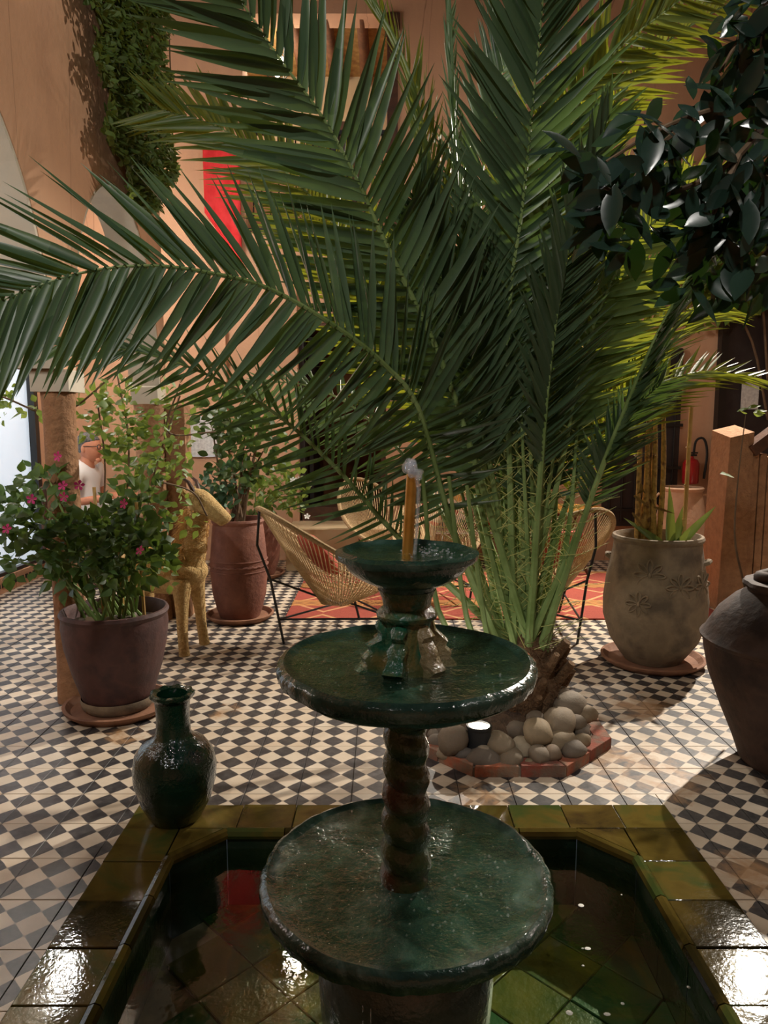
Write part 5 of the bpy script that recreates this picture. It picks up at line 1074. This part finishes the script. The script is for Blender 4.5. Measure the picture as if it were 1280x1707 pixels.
# ================================================================== SEATED PERSON
def skin(name, pts, edges, rad, mat, parent, sub=2):
    me = bpy.data.meshes.new(name); me.from_pydata(pts, edges, []); me.materials.append(MATS[mat]); o = put(name, me, parent)
    o.modifiers.new('skin', 'SKIN').use_smooth_shade = True
    for v, r_ in zip(me.skin_vertices[0].data, rad): v.radius = (r_, r_) if not isinstance(r_, tuple) else r_
    me.skin_vertices[0].data[0].use_root = True
    m = o.modifiers.new('subdivide', 'SUBSURF'); m.levels = sub; m.render_levels = sub; return o
pe = thing('person', 'person in a white short-sleeved shirt and glasses seated beyond the flowering bush', 'person', (at(140, 850, 6.15).x, 6.15, 0), R(-8))
# body: pelvis, spine, neck, head, arms, legs (faces +x)
pts = [(0, 0, 0.50), (0.0, 0, 0.66), (0.01, 0, 0.86), (0.02, 0, 0.99), (0.05, 0, 1.06), (0.075, 0, 1.12), (0.085, 0, 1.18), (0.08, 0, 1.235),
       (0.01, 0.17, 0.95), (0.06, 0.22, 0.72), (0.30, 0.15, 0.76), (0.36, 0.13, 0.775), (0.01, -0.17, 0.95), (0.06, -0.22, 0.72), (0.30, -0.15, 0.76), (0.36, -0.13, 0.775),
       (0.05, 0.1, 0.5), (0.43, 0.12, 0.51), (0.42, 0.12, 0.10), (0.55, 0.12, 0.04), (0.05, -0.1, 0.5), (0.43, -0.12, 0.51), (0.42, -0.12, 0.10), (0.55, -0.12, 0.04)]
edges = [(0, 1), (1, 2), (2, 3), (3, 4), (4, 5), (5, 6), (6, 7), (3, 8), (8, 9), (9, 10), (10, 11), (3, 12), (12, 13), (13, 14), (14, 15), (0, 16), (16, 17), (17, 18), (18, 19), (0, 20), (20, 21), (21, 22), (22, 23)]
rad = [.12, .12, .115, .065, .052, .06, .098, .07, .04, .04, .032, .028, .04, .04, .032, .028, .09, .065, .045, .04, .09, .065, .045, .04]
skin('body', pts, edges, rad, 'skin', pe)
hd = MB(); hd.ball((0.085, 0, 1.165), (0.098, 0.078, 0.118), n=24, m=16, fn=lambda d: 1 + (0.10 * max(0, -d.z) * max(0, d.x)) - 0.08 * max(0, -d.z) * max(0, -d.x)); hd.ball((0.185, 0, 1.15), (0.022, 0.016, 0.026), n=10, m=7); hd.ball((0.168, 0, 1.105), (0.015, 0.028, 0.010), n=10, m=6); hd.ball((0.155, 0, 1.065), (0.025, 0.03, 0.022), n=10, m=6)
for sy in (-1, 1): hd.ball((0.065, sy * 0.078, 1.155), (0.02, 0.01, 0.032), n=10, m=7)
hd.build('head', 'skin', pe)
for sy in (-1, 1): MB().ball((0.166, sy * 0.032, 1.178), (0.010, 0.012, 0.008), n=10, m=6).build('eye', 'white_cloth', pe)
hr = MB(); hr.ball((0.068, 0, 1.195), (0.105, 0.085, 0.102), n=26, m=16, fn=lambda d: (1.02 + 0.04 * mnoise.noise((d.x * 6, d.y * 6, d.z * 6))) * (1 if (d.z > 0.25 or d.x < -0.15) else 0.86)); hr.build('hair', 'grey_hair', pe, label='short grey hair')
gs = MB()
for sy in (-1, 1): gs.tube([(0.185 + 0.0 * math.cos(a), sy * 0.035 + 0.026 * math.cos(a), 1.175 + 0.019 * math.sin(a)) for a in [2 * math.pi * i / 14 for i in range(14)]], 0.003, 5, True); gs.tube([(0.183, sy * 0.06, 1.18), (0.07, sy * 0.084, 1.178)], 0.003, 5)
gs.build('glasses', 'black_metal', pe)
# hands with five fingers resting on the table
for sy in (-1, 1):
    hp = [(0.34, sy * 0.135, 0.772), (0.38, sy * 0.125, 0.772), (0.415, sy * 0.118, 0.77)]; he = [(0, 1), (1, 2)]; hrad = [.026, .03, .028]
    for k, (dy, L) in enumerate(((-.027, .06), (-.009, .072), (.009, .068), (.027, .052))):
        i = len(hp); hp += [(0.43, sy * 0.118 + dy, 0.77), (0.43 + L * .6, sy * 0.116 + dy * 1.1, 0.768), (0.43 + L, sy * 0.115 + dy * 1.1, 0.758)]; he += [(2, i), (i, i + 1), (i + 1, i + 2)]; hrad += [.010, .009, .0075]
    i = len(hp); hp += [(0.385, sy * 0.085, 0.77), (0.42, sy * 0.072, 0.765)]; he += [(1, i), (i, i + 1)]; hrad += [.011, .009]
    skin('hand', hp, he, hrad, 'skin', pe, 1)
skin('shirt', [(0, 0, 0.50), (0, 0, 0.66), (0.005, 0, 0.84), (0.015, 0, 0.95), (0.045, 0, 1.055), (0.012, 0.10, 0.955), (0.012, 0.18, 0.93), (0.045, 0.222, 0.80), (0.012, -0.10, 0.955), (0.012, -0.18, 0.93), (0.045, -0.222, 0.80)], [(0, 1), (1, 2), (2, 3), (3, 4), (3, 5), (5, 6), (6, 7), (3, 8), (8, 9), (9, 10)], [.175, .165, .165, .125, .072, .10, .088, .07, .10, .088, .07], 'white_cloth', pe)
skin('trousers', [(0, 0, 0.48), (0.06, 0.1, 0.5), (0.43, 0.12, 0.515), (0.42, 0.12, 0.14), (0.06, -0.1, 0.5), (0.43, -0.12, 0.515), (0.42, -0.12, 0.14)], [(0, 1), (1, 2), (2, 3), (0, 4), (4, 5), (5, 6)], [.15, .105, .08, .06, .105, .08, .06], 'dark_cloth', pe)
cx, cy = pe.location.x, pe.location.y
ch = thing('dining_chair', 'dark chair under the seated person', 'chair', (cx - 0.02, cy, 0), R(-8))
MB().box((-0.2, -0.21, 0.325), (0.24, 0.21, 0.355), None, 0.01).build('seat', 'dark_wood', ch, False)
for x in (-0.19, 0.2):
    for y in (-0.2, 0.17): MB().box((x, y, 0), (x + 0.035, y + 0.035, 0.325)).build('leg', 'dark_wood', ch, False)
MB().box((-0.25, -0.2, 0.325), (-0.225, 0.2, 0.85), None, 0.01).build('backrest', 'dark_wood', ch, False)
dt = thing('cloth_table', 'small table under a white cloth in front of the seated person', 'table', (cx + 0.62, cy - 0.06, 0))
MB().box((-0.3, -0.3, 0.70), (0.3, 0.3, 0.735), None, 0.01).build('tabletop', 'dark_wood', dt, False)
MB().box((-0.31, -0.31, 0.60), (0.31, 0.31, 0.744), None, 0.006).build('tablecloth', 'white_cloth', dt, False)
for x in (-0.27, 0.23):
    for y in (-0.27, 0.23): MB().box((x, y, 0), (x + 0.04, y + 0.04, 0.70)).build('leg', 'dark_wood', dt, False)
